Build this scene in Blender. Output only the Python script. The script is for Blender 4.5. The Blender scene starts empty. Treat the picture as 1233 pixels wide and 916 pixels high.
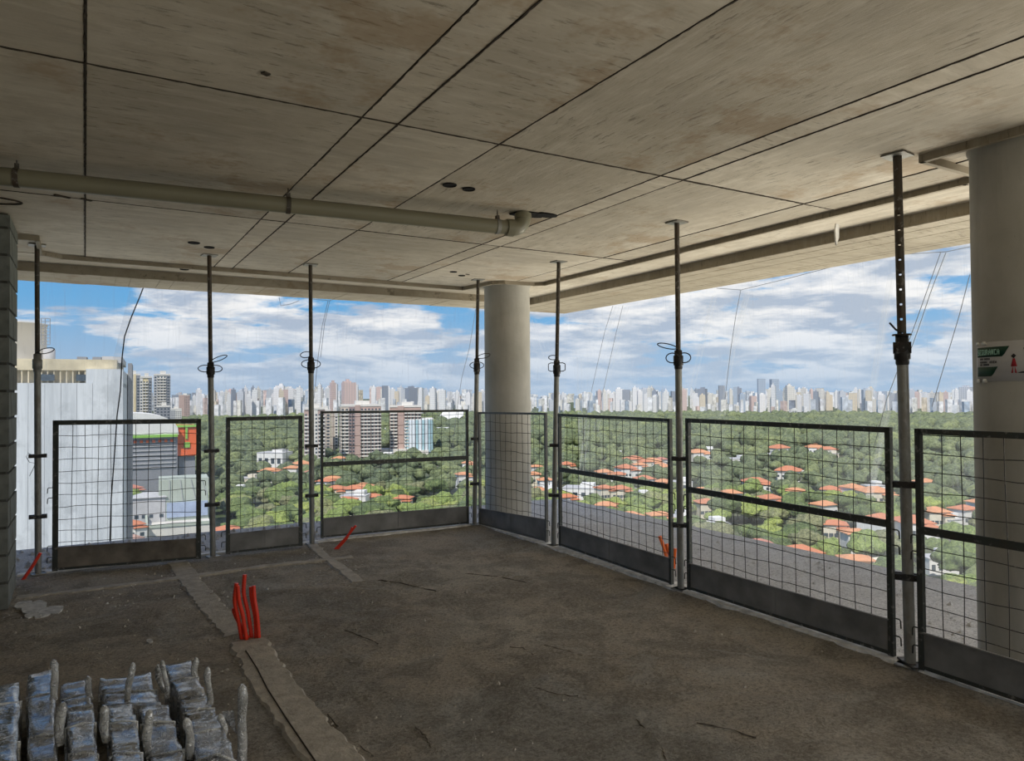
import bpy, bmesh, math, random
import numpy as np
from mathutils import Vector, Matrix, noise
random.seed(7); rng = np.random.default_rng(7)
sc = bpy.context.scene
COL = sc.collection
PI = math.pi
# ------------------------------------------------------------------ camera
F_PX, YAW, PIT, ROL, EYE, H = 867.467, 0.5350, 0.018222, -0.00689, 1.55, 2.8992
def basis():
    cy, sy = math.cos(YAW), math.sin(YAW)
    F = Vector((sy, cy, 0)); R = Vector((cy, -sy, 0)); U = Vector((0, 0, 1))
    F2 = F*math.cos(PIT)+U*math.sin(PIT); U2 = U*math.cos(PIT)-F*math.sin(PIT)
    R3 = R*math.cos(ROL)+U2*math.sin(ROL); U3 = U2*math.cos(ROL)-R*math.sin(ROL)
    return R3, U3, F2
R3, U3, F2 = basis()
cam = bpy.data.objects.new('camera', bpy.data.cameras.new('camera'))
COL.objects.link(cam)
cam.matrix_world = Matrix(((R3.x, U3.x, -F2.x, 0), (R3.y, U3.y, -F2.y, 0), (R3.z, U3.z, -F2.z, EYE), (0, 0, 0, 1)))
cam.data.sensor_width = 36; cam.data.lens = F_PX/1233*36
cam.data.clip_start = 0.05; cam.data.clip_end = 20000
sc.camera = cam
# ------------------------------------------------------------------ exposure
sc.view_settings.view_transform = 'Standard'; sc.view_settings.look = 'None'
sc.view_settings.gamma = 1; sc.view_settings.use_curve_mapping = False
sc.view_settings.exposure = 0.75
# ------------------------------------------------------------------ node helper
class N:
    def __init__(s, tree): s.t = tree; s.n = tree.nodes; s.l = tree.links
    def new(s, typ, ins=None, **kw):
        nd = s.n.new(typ)
        for k, v in kw.items(): setattr(nd, k, v)
        for k, v in (ins or {}).items(): s.set(nd.inputs[k], v)
        return nd
    def set(s, sock, v):
        if isinstance(v, bpy.types.NodeSocket): s.l.new(v, sock)
        elif isinstance(v, bpy.types.Node): s.l.new(v.outputs[0], sock)
        else:
            if hasattr(sock.default_value, '__len__') and not hasattr(v, '__len__'): v = (v, v, v)
            if sock.type == 'RGBA' and len(v) == 3: v = (*v, 1)
            sock.default_value = v
    def math(s, op, a, b=0.0, c=0.0, clamp=False):
        nd = s.n.new('ShaderNodeMath'); nd.operation = op; nd.use_clamp = clamp
        s.set(nd.inputs[0], a); s.set(nd.inputs[1], b); s.set(nd.inputs[2], c); return nd.outputs[0]
    def vmath(s, op, a, b=(0, 0, 0)):
        nd = s.n.new('ShaderNodeVectorMath'); nd.operation = op
        s.set(nd.inputs[0], a); s.set(nd.inputs[1], b); return nd.outputs[0]
    def noise(s, vec, scale, detail=4, rough=.55, dist=0):
        nd = s.new('ShaderNodeTexNoise', {'Vector': vec, 'Scale': scale, 'Detail': detail, 'Roughness': rough, 'Distortion': dist})
        return nd.outputs[0]
    def ramp(s, fac, stops, interp='LINEAR'):
        nd = s.n.new('ShaderNodeValToRGB'); r = nd.color_ramp; r.interpolation = interp
        while len(r.elements) < len(stops): r.elements.new(.5)
        for e, (p, c) in zip(r.elements, stops):
            e.position = p; e.color = (*c, 1) if hasattr(c, '__len__') else (c, c, c, 1)
        s.set(nd.inputs[0], fac); return nd.outputs[0]
    def mix(s, fac, a, b, blend='MIX'):
        nd = s.n.new('ShaderNodeMix'); nd.data_type = 'RGBA'; nd.blend_type = blend
        s.set(nd.inputs[0], fac); s.set(nd.inputs[6], a); s.set(nd.inputs[7], b); return nd.outputs[2]
    def mapr(s, v, a, b, c, d):
        nd = s.new('ShaderNodeMapRange', {0: v, 1: a, 2: b, 3: c, 4: d}); return nd.outputs[0]
    def scale(s, vec, sc_):
        return s.vmath('MULTIPLY', vec, sc_)
# ------------------------------------------------------------------ world
SUN_DIR = Vector((-0.62, -0.60, 0.98)).normalized()      # towards the sun: behind and left of the camera, high
SKY_STR = 0.62
w = bpy.data.worlds.new('sky'); sc.world = w; w.use_nodes = True
n = N(w.node_tree); n.n.clear()
tc = n.new('ShaderNodeTexCoord').outputs['Generated']
sx = n.new('ShaderNodeSeparateXYZ', {0: tc})
X, Y, Z = sx.outputs
zp = n.math('ADD', n.math('MAXIMUM', Z, 0.0), 0.21)
cv = n.new('ShaderNodeCombineXYZ', {0: n.math('DIVIDE', X, zp), 1: n.math('DIVIDE', Y, zp), 2: n.math('MULTIPLY', Z, 9.0)}).outputs[0]
n1 = n.noise(n.vmath('ADD', cv, (4.3, 1.7, 0)), 1.9, 9, .58, .15)
lowf = n.noise(n.vmath('ADD', cv, (9.0, 3.0, 2.0)), 0.45, 2, .5)
# cover: the clouds thin out towards the left (north-west) side of the sky, where it is open blue
az = n.math('ARCTAN2', X, Y)
left_open = n.mapr(az, -0.01, 0.10, -0.22, 0.035)
near_az = n.math('SUBTRACT', az, 0.445)
gapc = n.math('MULTIPLY', n.math('EXPONENT', n.math('MULTIPLY', n.math('MULTIPLY', near_az, near_az), -250.0)), -0.055)
base = n.math('ADD', n.math('ADD', n1, n.math('MULTIPLY', n.math('SUBTRACT', lowf, .5), .30)), n.math('ADD', left_open, gapc))
mask = n.mapr(base, 0.40, 0.50, 0, 1)
mask.node.interpolation_type = 'SMOOTHSTEP'
n2 = n.noise(n.vmath('ADD', cv, (4.3, 1.7, 0.30)), 2.4, 9, .62, .2)
shade = n.mapr(n2, 0.42, 0.58, 0, 1)
cloudc = n.mix(shade, (.42, .50, .62), (.92, .92, .92))
grad = n.ramp(Z, [(0, (.33, .50, .70)), (.04, (.29, .48, .70)), (.12, (.13, .40, .72)), (.24, (.07, .28, .68)), (.6, (.045, .17, .50)), (1, (.03, .11, .38))])
skyc = n.mix(mask, grad, cloudc)
haze = n.mapr(Z, 0.0, 0.10, 0.85, 0.0)
skyc = n.mix(haze, skyc, (.36, .50, .68))
bg = n.new('ShaderNodeBackground', {0: skyc, 1: SKY_STR})
n.l.new(bg.outputs[0], n.new('ShaderNodeOutputWorld').inputs[0])
# ------------------------------------------------------------------ sun
sl = bpy.data.lights.new('sun', 'SUN'); sl.energy = 2.3; sl.angle = 0.009; sl.color = (1, .95, .87)
so = bpy.data.objects.new('sun', sl); COL.objects.link(so)
so.rotation_euler = SUN_DIR.to_track_quat('Z', 'Y').to_euler(); so.location = (0, 0, 60)
# ------------------------------------------------------------------ added area lights at the open sides behind the camera, brightening the room
def fill_area(loc, rot, sx_, sy_, watts, col):
    l = bpy.data.lights.new('fill_area_light', 'AREA'); l.shape = 'RECTANGLE'; l.size = sx_; l.size_y = sy_; l.energy = watts; l.color = col
    o = bpy.data.objects.new('fill_area_light', l); COL.objects.link(o); o.location = loc; o.rotation_euler = rot
fill_area((6.9, -1.6, 1.3), (0, PI/2, 0), 2.9, 5.6, 115, (1, .95, .86))
fill_area((1.2, -4.3, 1.3), (PI/2, 0, 0), 7.0, 2.9, 18, (1, .93, .82))
# added area lights hidden below the slab edge, imitating bounce from the ground
fill_area((13.0, 3.0, -4.6), (PI, math.radians(-32), 0), 7.0, 14.0, 1150, (1, .93, .80))
fill_area((3.0, 16.0, -4.6), (PI-math.radians(32), 0, 0), 13.0, 7.0, 1000, (1, .94, .84))
# ------------------------------------------------------------------ measuring helpers (a photo pixel seen at a height gives a place)
def ray(u, v): return (F2*F_PX + R3*(u-616.5) - U3*(v-458))
def at(u, v, z):
    d = ray(u, v); t = (z-EYE)/d.z
    return Vector((d.x*t, d.y*t, z))
def polar(u, dist, z=0.0):
    d = ray(u, 474); d.z = 0; d.normalize(); return Vector((d.x*dist, d.y*dist, z))
def zat(P, v):
    """height above floor of the point over P that the photo shows at row v"""
    a, b = P.z-5, P.z+5
    def row(z):
        q = Vector((P.x, P.y, z-EYE)); return 458-F_PX*(q@U3)/(q@F2)
    lo, hi = -400.0, 400.0
    for _ in range(50):
        m = (lo+hi)/2
        if row(m) > v: lo = m
        else: hi = m
    return lo
# ------------------------------------------------------------------ mesh builder
class MB:
    def __init__(s): s.v = []; s.f = []; s.smooth = []
    def add(s, vs, fs, sm=False):
        k = len(s.v); s.v += [tuple(p) for p in vs]; s.f += [tuple(i+k for i in f) for f in fs]; s.smooth += [sm]*len(fs); return s
    def box(s, c, d, rz=0, M=None):
        a, b, e = d[0]/2, d[1]/2, d[2]/2; cs, sn = math.cos(rz), math.sin(rz)
        vs = []
        for z in (-e, e):
            for x, y in ((-a, -b), (a, -b), (a, b), (-a, b)):
                p = Vector((c[0]+x*cs-y*sn, c[1]+x*sn+y*cs, c[2]+z)); vs.append(M@p if M else p)
        return s.add(vs, [(3, 2, 1, 0), (4, 5, 6, 7), (0, 1, 5, 4), (1, 2, 6, 5), (2, 3, 7, 6), (3, 0, 4, 7)])
    def bar(s, a, b, wd, ht, up=Vector((0, 0, 1))):
        """rectangular bar from a to b, wd sideways, ht along up"""
        a, b = Vector(a), Vector(b); d = (b-a).normalized()
        if abs(d@up) > .95: up = Vector((1, 0, 0)) if abs(d.x) < .9 else Vector((0, 1, 0))
        sd = d.cross(up).normalized(); u2 = sd.cross(d)
        vs = [p+sd*x*wd/2+u2*y*ht/2 for p in (a, b) for x, y in ((-1, -1), (1, -1), (1, 1), (-1, 1))]
        return s.add(vs, [(3, 2, 1, 0), (4, 5, 6, 7), (0, 1, 5, 4), (1, 2, 6, 5), (2, 3, 7, 6), (3, 0, 4, 7)])
    def tube(s, pts, r, k=8, cap=True, closed=False, sm=True):
        pts = [Vector(p) for p in pts]; m = len(pts); rings = []
        rr = r if hasattr(r, '__len__') else [r]*m
        up = None
        for i, p in enumerate(pts):
            if closed: d = pts[(i+1) % m]-pts[i-1]
            else: d = pts[min(i+1, m-1)]-pts[max(i-1, 0)]
            d.normalize()
            if up is None:
                up = Vector((0, 0, 1)) if abs(d.z) < .9 else Vector((1, 0, 0))
            sd = d.cross(up)
            if sd.length < 1e-4: sd = d.cross(Vector((0.3, 1, .2)))
            sd.normalize(); u2 = sd.cross(d).normalized(); up = u2
            rings.append([p+(sd*math.cos(2*PI*j/k)+u2*math.sin(2*PI*j/k))*rr[i] for j in range(k)])
        vs = [p for g in rings for p in g]; fs = []
        for i in range(m if closed else m-1):
            for j in range(k):
                fs.append((i*k+j, i*k+(j+1) % k, ((i+1) % m)*k+(j+1) % k, ((i+1) % m)*k+j))
        s.add(vs, fs, sm)
        if cap and not closed:
            s.add(rings[0], [tuple(reversed(range(k)))]); s.add(rings[-1], [tuple(range(k))])
        return s
    def lathe(s, c, prof, k=24, sm=True):
        vs = []; fs = []
        for r, z in prof:
            for j in range(k): vs.append((c[0]+r*math.cos(2*PI*j/k), c[1]+r*math.sin(2*PI*j/k), c[2]+z))
        for i in range(len(prof)-1):
            for j in range(k): fs.append((i*k+j, i*k+(j+1) % k, (i+1)*k+(j+1) % k, (i+1)*k+j))
        s.add(vs, fs, sm)
        if prof[0][0] > 0: s.add(vs[:k], [tuple(reversed(range(k)))])
        if prof[-1][0] > 0: s.add(vs[-k:], [tuple(range(k))])
        return s
    def prism(s, poly, z0, z1):
        k = len(poly); vs = [(x, y, z0) for x, y in poly]+[(x, y, z1) for x, y in poly]
        fs = [tuple(reversed(range(k))), tuple(range(k, 2*k))]+[(i, (i+1) % k, k+(i+1) % k, k+i) for i in range(k)]
        return s.add(vs, fs)
    def mesh(s, name):
        me = bpy.data.meshes.new(name); me.from_pydata(s.v, [], s.f)
        me.polygons.foreach_set('use_smooth', s.smooth); me.update(); return me
    def build(s, name, m, parent=None, loc=None):
        me = s.mesh(name); me.materials.append(m); return link(name, me, parent, loc)
def link(name, me, parent=None, loc=None):
    o = bpy.data.objects.new(name, me); COL.objects.link(o)
    if parent: o.parent = parent
    if loc is not None: o.location = loc
    return o
def empty(name, loc=(0, 0, 0), rz=0):
    o = bpy.data.objects.new(name, None); COL.objects.link(o); o.empty_display_size = .1
    o.location = loc; o.rotation_euler = (0, 0, rz); return o
def tag(o, label=None, cat=None, group=None, kind=None):
    if label: o['label'] = label
    if cat: o['category'] = cat
    if group: o['group'] = group
    if kind: o['kind'] = kind
    return o
def local(root, P):
    """world point to the frame of an unrotated root"""
    return Vector(P)-root.location
def np_mesh(name, V, F, m, smooth=True):
    me = bpy.data.meshes.new(name); V = np.asarray(V, np.float32); F = np.asarray(F, np.int32)
    me.vertices.add(len(V)); me.vertices.foreach_set('co', V.ravel())
    k = F.shape[1]; me.loops.add(F.size); me.loops.foreach_set('vertex_index', F.ravel())
    me.polygons.add(len(F)); me.polygons.foreach_set('loop_start', np.arange(0, F.size, k, dtype=np.int32))
    me.polygons.foreach_set('loop_total', np.full(len(F), k, np.int32))
    me.polygons.foreach_set('use_smooth', np.full(len(F), smooth, bool))
    me.update(calc_edges=True); me.materials.append(m); return me
# ------------------------------------------------------------------ materials
def material(name):
    m = bpy.data.materials.new(name); m.use_nodes = True; q = N(m.node_tree); q.n.clear()
    b = q.new('ShaderNodeBsdfPrincipled'); o = q.new('ShaderNodeOutputMaterial'); q.l.new(b.outputs[0], o.inputs[0])
    return m, q, b, o
def simple(name, col, rough=.6, metal=0.0, var=.15, sc_=8.0, bump=0.0, spec=.3, coord='Object'):
    m, q, b, o = material(name)
    tc = q.new('ShaderNodeTexCoord').outputs[coord]
    f = q.noise(tc, sc_, 5)
    lo = tuple(c*(1-var) for c in col); hi = tuple(min(1, c*(1+var)) for c in col)
    q.set(b.inputs['Base Color'], q.ramp(f, [(.3, lo), (.7, hi)]))
    b.inputs['Roughness'].default_value = rough; b.inputs['Metallic'].default_value = metal
    b.inputs['Specular IOR Level'].default_value = spec
    if bump:
        bp = q.new('ShaderNodeBump', {'Strength': .6, 'Distance': bump, 'Height': q.noise(tc, sc_*3, 6)})
        q.set(b.inputs['Normal'], bp.outputs[0])
    return m
def ceiling_mat(name, grain, tint=(1, 1, 1), rnd=True):
    """board-marked concrete cast on plywood: flecks run along the grain"""
    m, q, b, o = material(name)
    tc = q.new('ShaderNodeTexCoord').outputs['Object']
    st = (1.0, 6.0, 1) if grain == 'x' else (6.0, 1.0, 1)
    v = q.scale(tc, st)
    fl = q.noise(v, 7.0, 6, .72)
    fl2 = q.noise(q.vmath('ADD', v, (31, 7, 3)), 2.2, 5, .65)
    big = q.noise(tc, 0.9, 4, .6)
    mid = q.noise(tc, 4.5, 6, .7)
    c = q.ramp(big, [(.3, (.48, .43, .35)), (.5, (.60, .54, .44)), (.7, (.68, .62, .52))])
    c = q.mix(q.mapr(mid, .45, .60, 0, .55), c, (.50, .44, .345))
    dark = q.math('MULTIPLY', q.mapr(fl, .575, .63, 0, .62), q.mapr(q.noise(q.vmath('ADD', tc, (2, 6, 0)), 1.6, 3, .6), .42, .58, .25, 1))
    c = q.mix(dark, c, (.15, .125, .09))
    c = q.mix(q.mapr(fl2, .54, .64, 0, .28), c, (.36, .32, .25))
    c = q.mix(q.mapr(fl2, .36, .46, .28, 0), c, (.80, .75, .65))
    stain = q.mapr(q.noise(q.vmath('ADD', tc, (5, 9, 0)), .8, 6, .75), .57, .64, 0, .5)
    c = q.mix(stain, c, (.36, .24, .13))
    if rnd:
        rv = q.new('ShaderNodeObjectInfo').outputs['Random']
        c = q.mix(1.0, c, q.ramp(rv, [(0, (.82, .81, .79)), (1, (1.08, 1.08, 1.08))]), 'MULTIPLY')
    c = q.mix(1.0, c, tint, 'MULTIPLY')
    q.set(b.inputs['Base Color'], c); b.inputs['Roughness'].default_value = .75
    b.inputs['Specular IOR Level'].default_value = .25
    hgt = q.math('ADD', q.math('MULTIPLY', fl, -.6), q.math('MULTIPLY', mid, .5))
    q.set(b.inputs['Normal'], q.new('ShaderNodeBump', {'Strength': .5, 'Distance': .008, 'Height': hgt}).outputs[0])
    return m
M = {}
M['ceil_x'] = ceiling_mat('cast_concrete_grain_across', 'x')
M['ceil_y'] = ceiling_mat('cast_concrete_grain_along', 'y')
M['ceil_new'] = ceiling_mat('cast_concrete_pale_strip', 'x', (1.12, 1.12, 1.12))
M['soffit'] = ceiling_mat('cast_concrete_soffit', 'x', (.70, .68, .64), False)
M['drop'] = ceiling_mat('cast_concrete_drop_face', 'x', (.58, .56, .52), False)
M['joint'] = simple('dark_joint', (.05, .04, .03), .95, var=.4, sc_=20)
def column_mat():
    m, q, b, o = material('column_concrete')
    tc = q.new('ShaderNodeTexCoord').outputs['Object']
    c = q.ramp(q.noise(tc, 1.4, 5, .6), [(.3, (.34, .325, .28)), (.7, (.50, .48, .43))])
    c = q.mix(q.mapr(q.noise(q.scale(tc, (1, 1, .15)), 9, 5, .7), .5, .75, 0, .35), c, (.27, .25, .21))
    pores = q.mapr(q.noise(tc, 60, 3, .6), .70, .76, 0, .7)
    c = q.mix(pores, c, (.12, .11, .09))
    q.set(b.inputs['Base Color'], c); b.inputs['Roughness'].default_value = .7
    q.set(b.inputs['Normal'], q.new('ShaderNodeBump', {'Strength': .35, 'Distance': .003, 'Height': q.noise(tc, 40, 5)}).outputs[0])
    return m
M['column'] = column_mat()
def floor_mat(name, outer=False):
    m, q, b, o = material(name)
    tc = q.new('ShaderNodeTexCoord').outputs['Object']
    big = q.noise(tc, .55, 5, .6, .4); mid = q.noise(q.vmath('ADD', tc, (3, 8, 1)), 2.6, 6, .65, .6)
    fine = q.noise(tc, 44, 6, .8, .3); grit = q.noise(tc, 95, 3, .7)
    if outer:
        c = q.ramp(mid, [(.35, (.70, .68, .66)), (.65, (.86, .84, .82))])
    else:
        c = q.ramp(big, [(.38, (.46, .435, .385)), (.5, (.60, .52, .415)), (.62, (.66, .60, .50))])
        c = q.mix(q.mapr(mid, .42, .56, .60, 0), c, (.27, .24, .195))
        c = q.mix(q.mapr(q.noise(q.vmath('ADD', tc, (11, 2, 5)), 1.3, 7, .72, 1.2), .55, .64, 0, .55), c, (.72, .69, .62))
    c = q.mix(q.mapr(fine, .50, .62, 0, .60), c, tuple(x*.5 for x in ((.60, .57, .54) if outer else (.36, .32, .26))))
    c = q.mix(q.mapr(fine, .38, .48, .40, 0), c, (.86, .84, .80) if outer else (.74, .68, .58))
    c = q.mix(q.mapr(grit, .52, .68, 0, .45), c, (.06, .052, .045))
    q.set(b.inputs['Base Color'], c); b.inputs['Roughness'].default_value = .93
    b.inputs['Specular IOR Level'].default_value = .15
    hh = q.math('ADD', q.math('MULTIPLY', fine, 1.0), q.math('MULTIPLY', mid, 1.4))
    hh = q.math('ADD', hh, q.math('MULTIPLY', grit, .3))
    q.set(b.inputs['Normal'], q.new('ShaderNodeBump', {'Strength': 1.0, 'Distance': .035, 'Height': hh}).outputs[0])
    return m
M['floor'] = floor_mat('rough_screed'); M['slab'] = floor_mat('outer_slab_concrete', True)
M['patch'] = simple('trowelled_mortar', (.42, .38, .32), .9, var=.22, sc_=14, bump=.012)
M['kerb'] = simple('skylit_mortar_edge', (.74, .72, .68), .9, var=.3, sc_=12, bump=.01)  # paleness carries the sky light that falls on the floor edge
M['block'] = simple('concrete_block', (.19, .20, .18), .9, var=.25, sc_=10, bump=.006)
M['mortar'] = simple('block_mortar', (.08, .08, .07), .95, var=.3, sc_=20)
def steel(name, col, rust=.3, metal=.5, rough=.5):
    m, q, b, o = material(name)
    tc = q.new('ShaderNodeTexCoord').outputs['Object']
    f = q.noise(q.scale(tc, (1, 1, .4)), 14, 6, .7)
    c = q.mix(q.mapr(f, .45, .68, 0, rust), col, (.10, .055, .03))
    c = q.mix(q.mapr(q.noise(tc, 30, 4), .58, .68, 0, .4), c, (.42, .40, .37))
    q.set(b.inputs['Base Color'], c); b.inputs['Metallic'].default_value = metal; b.inputs['Roughness'].default_value = rough
    return m
M['prop_outer'] = steel('galvanised_prop_tube', (.30, .30, .275), .5, .45, .55)
M['prop_inner'] = steel('dark_prop_inner_tube', (.085, .075, .06), .6, .4, .6)
M['clamp'] = steel('black_clamp_iron', (.035, .035, .035), .3, .5, .5)
M['frame'] = steel('dark_panel_frame', (.055, .062, .055), .25, .3, .55)
M['frame_g'] = steel('grey_panel_frame', (.16, .165, .155), .35, .4, .55)
M['wire'] = steel('mesh_wire', (.045, .047, .044), .3, .4, .6)
M['toe'] = simple('grey_toe_plate', (.22, .215, .205), .7, .1, .35, 4, .002)
M['toe_brown'] = simple('stained_toe_plate', (.19, .165, .135), .7, .1, .45, 6, .002)
M['pipe'] = simple('drain_pipe_plastic', (.22, .205, .14), .38, var=.06, sc_=3, spec=.5)
M['hole'] = simple('hole_black', (.012, .011, .01), .9)
M['red'] = simple('red_conduit_plastic', (.78, .045, .015), .4, var=.15, sc_=4, spec=.5)
M['orange'] = simple('orange_conduit_plastic', (.95, .16, .015), .4, var=.15, sc_=4, spec=.5)
# ================================================================== SETTING
def struct(o): o['kind'] = 'structure'; return o
XF, YF = 4.13, 7.62            # edge of the raised interior floor
XS, YS = 6.38, 9.32            # edge of the slab outside
XW, YB = -6.0, -4.2            # left wall and back wall behind the camera
M['crack'] = simple('crack_shade', (.17, .145, .115), .95, var=.5, sc_=30)  # shade inside the floor cracks, put into the line colour
# floor with real relief
def fbm(x, y, s, o=4):
    return noise.fractal(Vector((x*s, y*s, 3.7)), 1.0, 2.0, o)
def make_floor():
    xs = np.concatenate([[XW, -4, -2.4], np.arange(-1.6, XF+.001, .0273)]); xs[-1] = XF
    ys = np.concatenate([[YB, -2, 0, 1.2], np.arange(2.0, YF+.001, .03)]); ys[-1] = YF
    nx, ny = len(xs), len(ys); V = []
    for y in ys:
        for x in xs:
            h = 0
            if x > -1.6 and y > 1.9:
                h = .009*fbm(x, y, 2.2)+.006*fbm(x+9, y, 9.0, 3)
                r = fbm(x*1.0+4, y*2.6, 1.1, 3)
                h += .011*max(0, 1-abs(r)*12)          # trowel ridges
                if y > 6.45: h = h*.55+.004
            V.append((x, y, h-.004))
    F = [(j*nx+i, j*nx+i+1, (j+1)*nx+i+1, (j+1)*nx+i) for j in range(ny-1) for i in range(nx-1)]
    me = np_mesh('floor', V, F, M['floor'])
    fl = struct(link('floor', me))
    b = MB(); b.box(((XW+XF)/2, (YB+YF)/2, -.11), (XF-XW, YF-YB, .18)); b.build('floor_slab', M['kerb'], fl)
    return fl
FLOOR = make_floor()
b = MB(); b.prism([(XW, YB), (XS, YB), (XS, 9.0), (XS-.1, 9.2), (XS-.35, YS), (XW, YS)], -.33, -.08)
tr = struct(b.build('trim_1', M['slab']))
# kerb of mortar under the guard panels, sky light painted into its pale colour
def strip(poly_pts, wd, z0, z1, rag=.02, step=.12):
    """strip with ragged edges along a poly line"""
    pts = []
    for a, c in zip(poly_pts[:-1], poly_pts[1:]):
        a, c = Vector(a), Vector(c); k = max(1, int((c-a).length/step))
        pts += [a.lerp(c, i/k) for i in range(k)]
    pts.append(Vector(poly_pts[-1])); L = []; R = []
    for i, p in enumerate(pts):
        d = (pts[min(i+1, len(pts)-1)]-pts[max(i-1, 0)]).normalized(); s = Vector((-d.y, d.x))
        L.append(p+s*(wd/2+random.uniform(-rag, rag))); R.append(p-s*(wd/2+random.uniform(-rag, rag)))
    m = MB(); k = len(pts)
    e = .006
    vs = []
    for l, r in zip(L, R):
        d = (l-r).normalized()*min(.02, wd*.2)
        vs += [(l.x, l.y, z0), (l.x-d.x, l.y-d.y, z1), (r.x+d.x, r.y+d.y, z1), (r.x, r.y, z0)]
    fs = []
    for i in range(k-1):
        for j in range(3): fs.append((4*i+j, 4*i+j+1, 4*i+j+5, 4*i+j+4))
    fs += [(3, 2, 1, 0), tuple(4*(k-1)+j for j in range(4))]
    return m.add(vs, fs, False)
struct(strip([(-.5, 7.60), (4.09, 7.62)], .13, -.07, .014, .012).build('trim_2', M['kerb']))
struct(strip([(4.10, 7.64), (4.08, 5.0), (4.05, 2.5), (3.99, -1)], .20, -.07, .014, .012).build('trim_3', M['kerb']))
# mortar strips over the buried conduits
st = struct(strip([(.95, 2.6), (.90, 3.2), (.87, 4.0), (.885, 4.78)], .24, -.01, .012, .013, .05).build('trim_4', M['patch']))
cr = MB(); pts = [at(u, v, .0145) for u, v in ((296, 783), (310, 805), (322, 829), (345, 865), (362, 890), (381, 918))]
cr.tube(pts, .0035, 5); cr.build('crack_line', M['joint'], st)
struct(strip([(.86, 4.95), (.80, 5.7), (.77, 6.5), (.74, 7.40)], .20, -.01, .010, .012, .05).build('trim_5', M['patch']))
struct(strip([(2.03, 7.48), (1.98, 6.9), (1.97, 6.3), (1.95, 5.8)], .13, -.01, .012, .012, .07).build('trim_6', M['patch']))
struct(strip([(-.45, 6.75), (.5, 6.72), (1.4, 6.78), (2.2, 6.72)], .12, -.01, .011, .02, .07).build('trim_7', M['patch']))
for pts in ([(398, 752), (412, 757), (430, 764), (447, 770), (456, 776)], [(455, 698), (480, 701), (505, 707), (528, 712)], [(614, 779), (630, 780), (645, 790)], [(655, 776), (680, 783), (705, 790)],
            [(380, 846), (402, 868), (425, 890), (455, 915)], [(765, 866), (785, 885), (800, 905), (802, 915)], [(640, 826), (670, 836), (700, 838)], [(520, 900), (512, 885), (498, 872)], [(212, 684), (224, 700), (216, 708), (232, 718)], [(560, 690), (600, 694), (640, 702)], [(1000, 742), (1040, 752), (1065, 768)], [(840, 870), (880, 878), (915, 890)]):
    m = MB(); P_ = [at(u, v, .001) for u, v in pts]; Q_ = []
    for a, c in zip(P_[:-1], P_[1:]):
        for k in range(6): f = k/6; Q_.append(a.lerp(c, f)+Vector((random.uniform(-.006, .006), random.uniform(-.006, .006), 0)))
    m.tube(Q_, [.0015+.0035*random.random() for _ in Q_], 5); m.build('crack_line', M['crack'], FLOOR)
def grit(n_, box, name, par, z=0.0, mt='slab', s0=.003, s1=.010):
    m = MB()
    for k in range(n_):
        x, y = random.uniform(box[0], box[1]), random.uniform(box[2], box[3]); r = random.uniform(s0, s1)*(1 if random.random() < .9 else 1.8); a = random.uniform(0, 3)
        vs = [(x+r*math.cos(a+t)*random.uniform(.7, 1.2), y+r*math.sin(a+t)*random.uniform(.7, 1.2), z) for t in (0, 1.57, 3.14, 4.71)]
        m.add(vs+[(x+r*.2, y-r*.1, z+r*.9), (x, y, z-.006)], [(0, 1, 4), (1, 2, 4), (2, 3, 4), (3, 0, 4)])
    o = m.build(name, M[mt], par); o['kind'] = 'stuff'; return o
grit(900, (-.6, 4.0, 2.6, 7.4), 'loose_grit', FLOOR, .002, 'patch')
grit(260, (-.5, 2.2, 5.9, 7.4), 'loose_grit', FLOOR, .003, 'kerb', .003, .008)
grit(420, (-.7, 2.4, 7.7, 9.2), 'rubble', tr, -.079, 'slab', .010, .035)
grit(500, (4.2, 6.2, 1.5, 9.0), 'rubble', tr, -.079, 'slab', .006, .022)
sp = MB()
for u, v, r in ((28, 728, .06), (40, 731, .09), (52, 737, .07), (66, 734, .06), (36, 741, .04), (180, 772, .02)):
    p = at(u, v, 0); k = 11; sp.prism([(p.x+r*math.cos(2*PI*j/k)*random.uniform(.75, 1.1), p.y+r*2.2*math.sin(2*PI*j/k)*random.uniform(.7, 1.1)) for j in range(k)], -.01, .003+r*.03)
sp.build('mortar_splash', simple('dried_mortar_splash', (.58, .57, .55), .9, var=.35, sc_=14, bump=.008), FLOOR)
# ---- ceiling of cast panels with open joints
ceil = MB(); ceil.prism([(XW, YB), (6.5, YB), (6.5, 9.38), (XW, 9.38)], H+.02, H+.30)
CE = struct(ceil.build('ceiling', M['joint']))
xj = [XW, -4.6, -2.3, -.004, 1.157, 1.343, 1.926, 3.083, 3.272, 4.45, 4.80]
yj = [YB, -1.32, 1.02, 3.367, 5.712, 8.09]
def panel(x0, x1, y0, y1, mt, g=.006):
    cx, cy = (x0+x1)/2, (y0+y1)/2; m = MB()
    hx, hy = (x1-x0)/2-g, (y1-y0)/2-.006; dz = random.uniform(0, .004)
    z1 = H+.03; z0 = H+dz; gy = .0075
    m.add([(-hx, -hy, z1), (hx, -hy, z1), (hx, hy, z1), (-hx, hy, z1), (-hx, -hy, z0+.002), (hx, -hy, z0+.002), (hx, hy, z0+.002), (-hx, hy, z0+.002),
           (-hx+.002, -hy+.002, z0), (hx-.002, -hy+.002, z0), (hx-.002, hy-.002, z0), (-hx+.002, hy-.002, z0)],
          [(0, 1, 2, 3), (0, 4, 5, 1), (1, 5, 6, 2), (2, 6, 7, 3), (3, 7, 4, 0), (4, 8, 9, 5), (5, 9, 10, 6), (6, 10, 11, 7), (7, 11, 8, 4), (8, 11, 10, 9)])
    return m.build('ceiling_panel', mt, CE, (cx, cy, 0))
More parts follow.
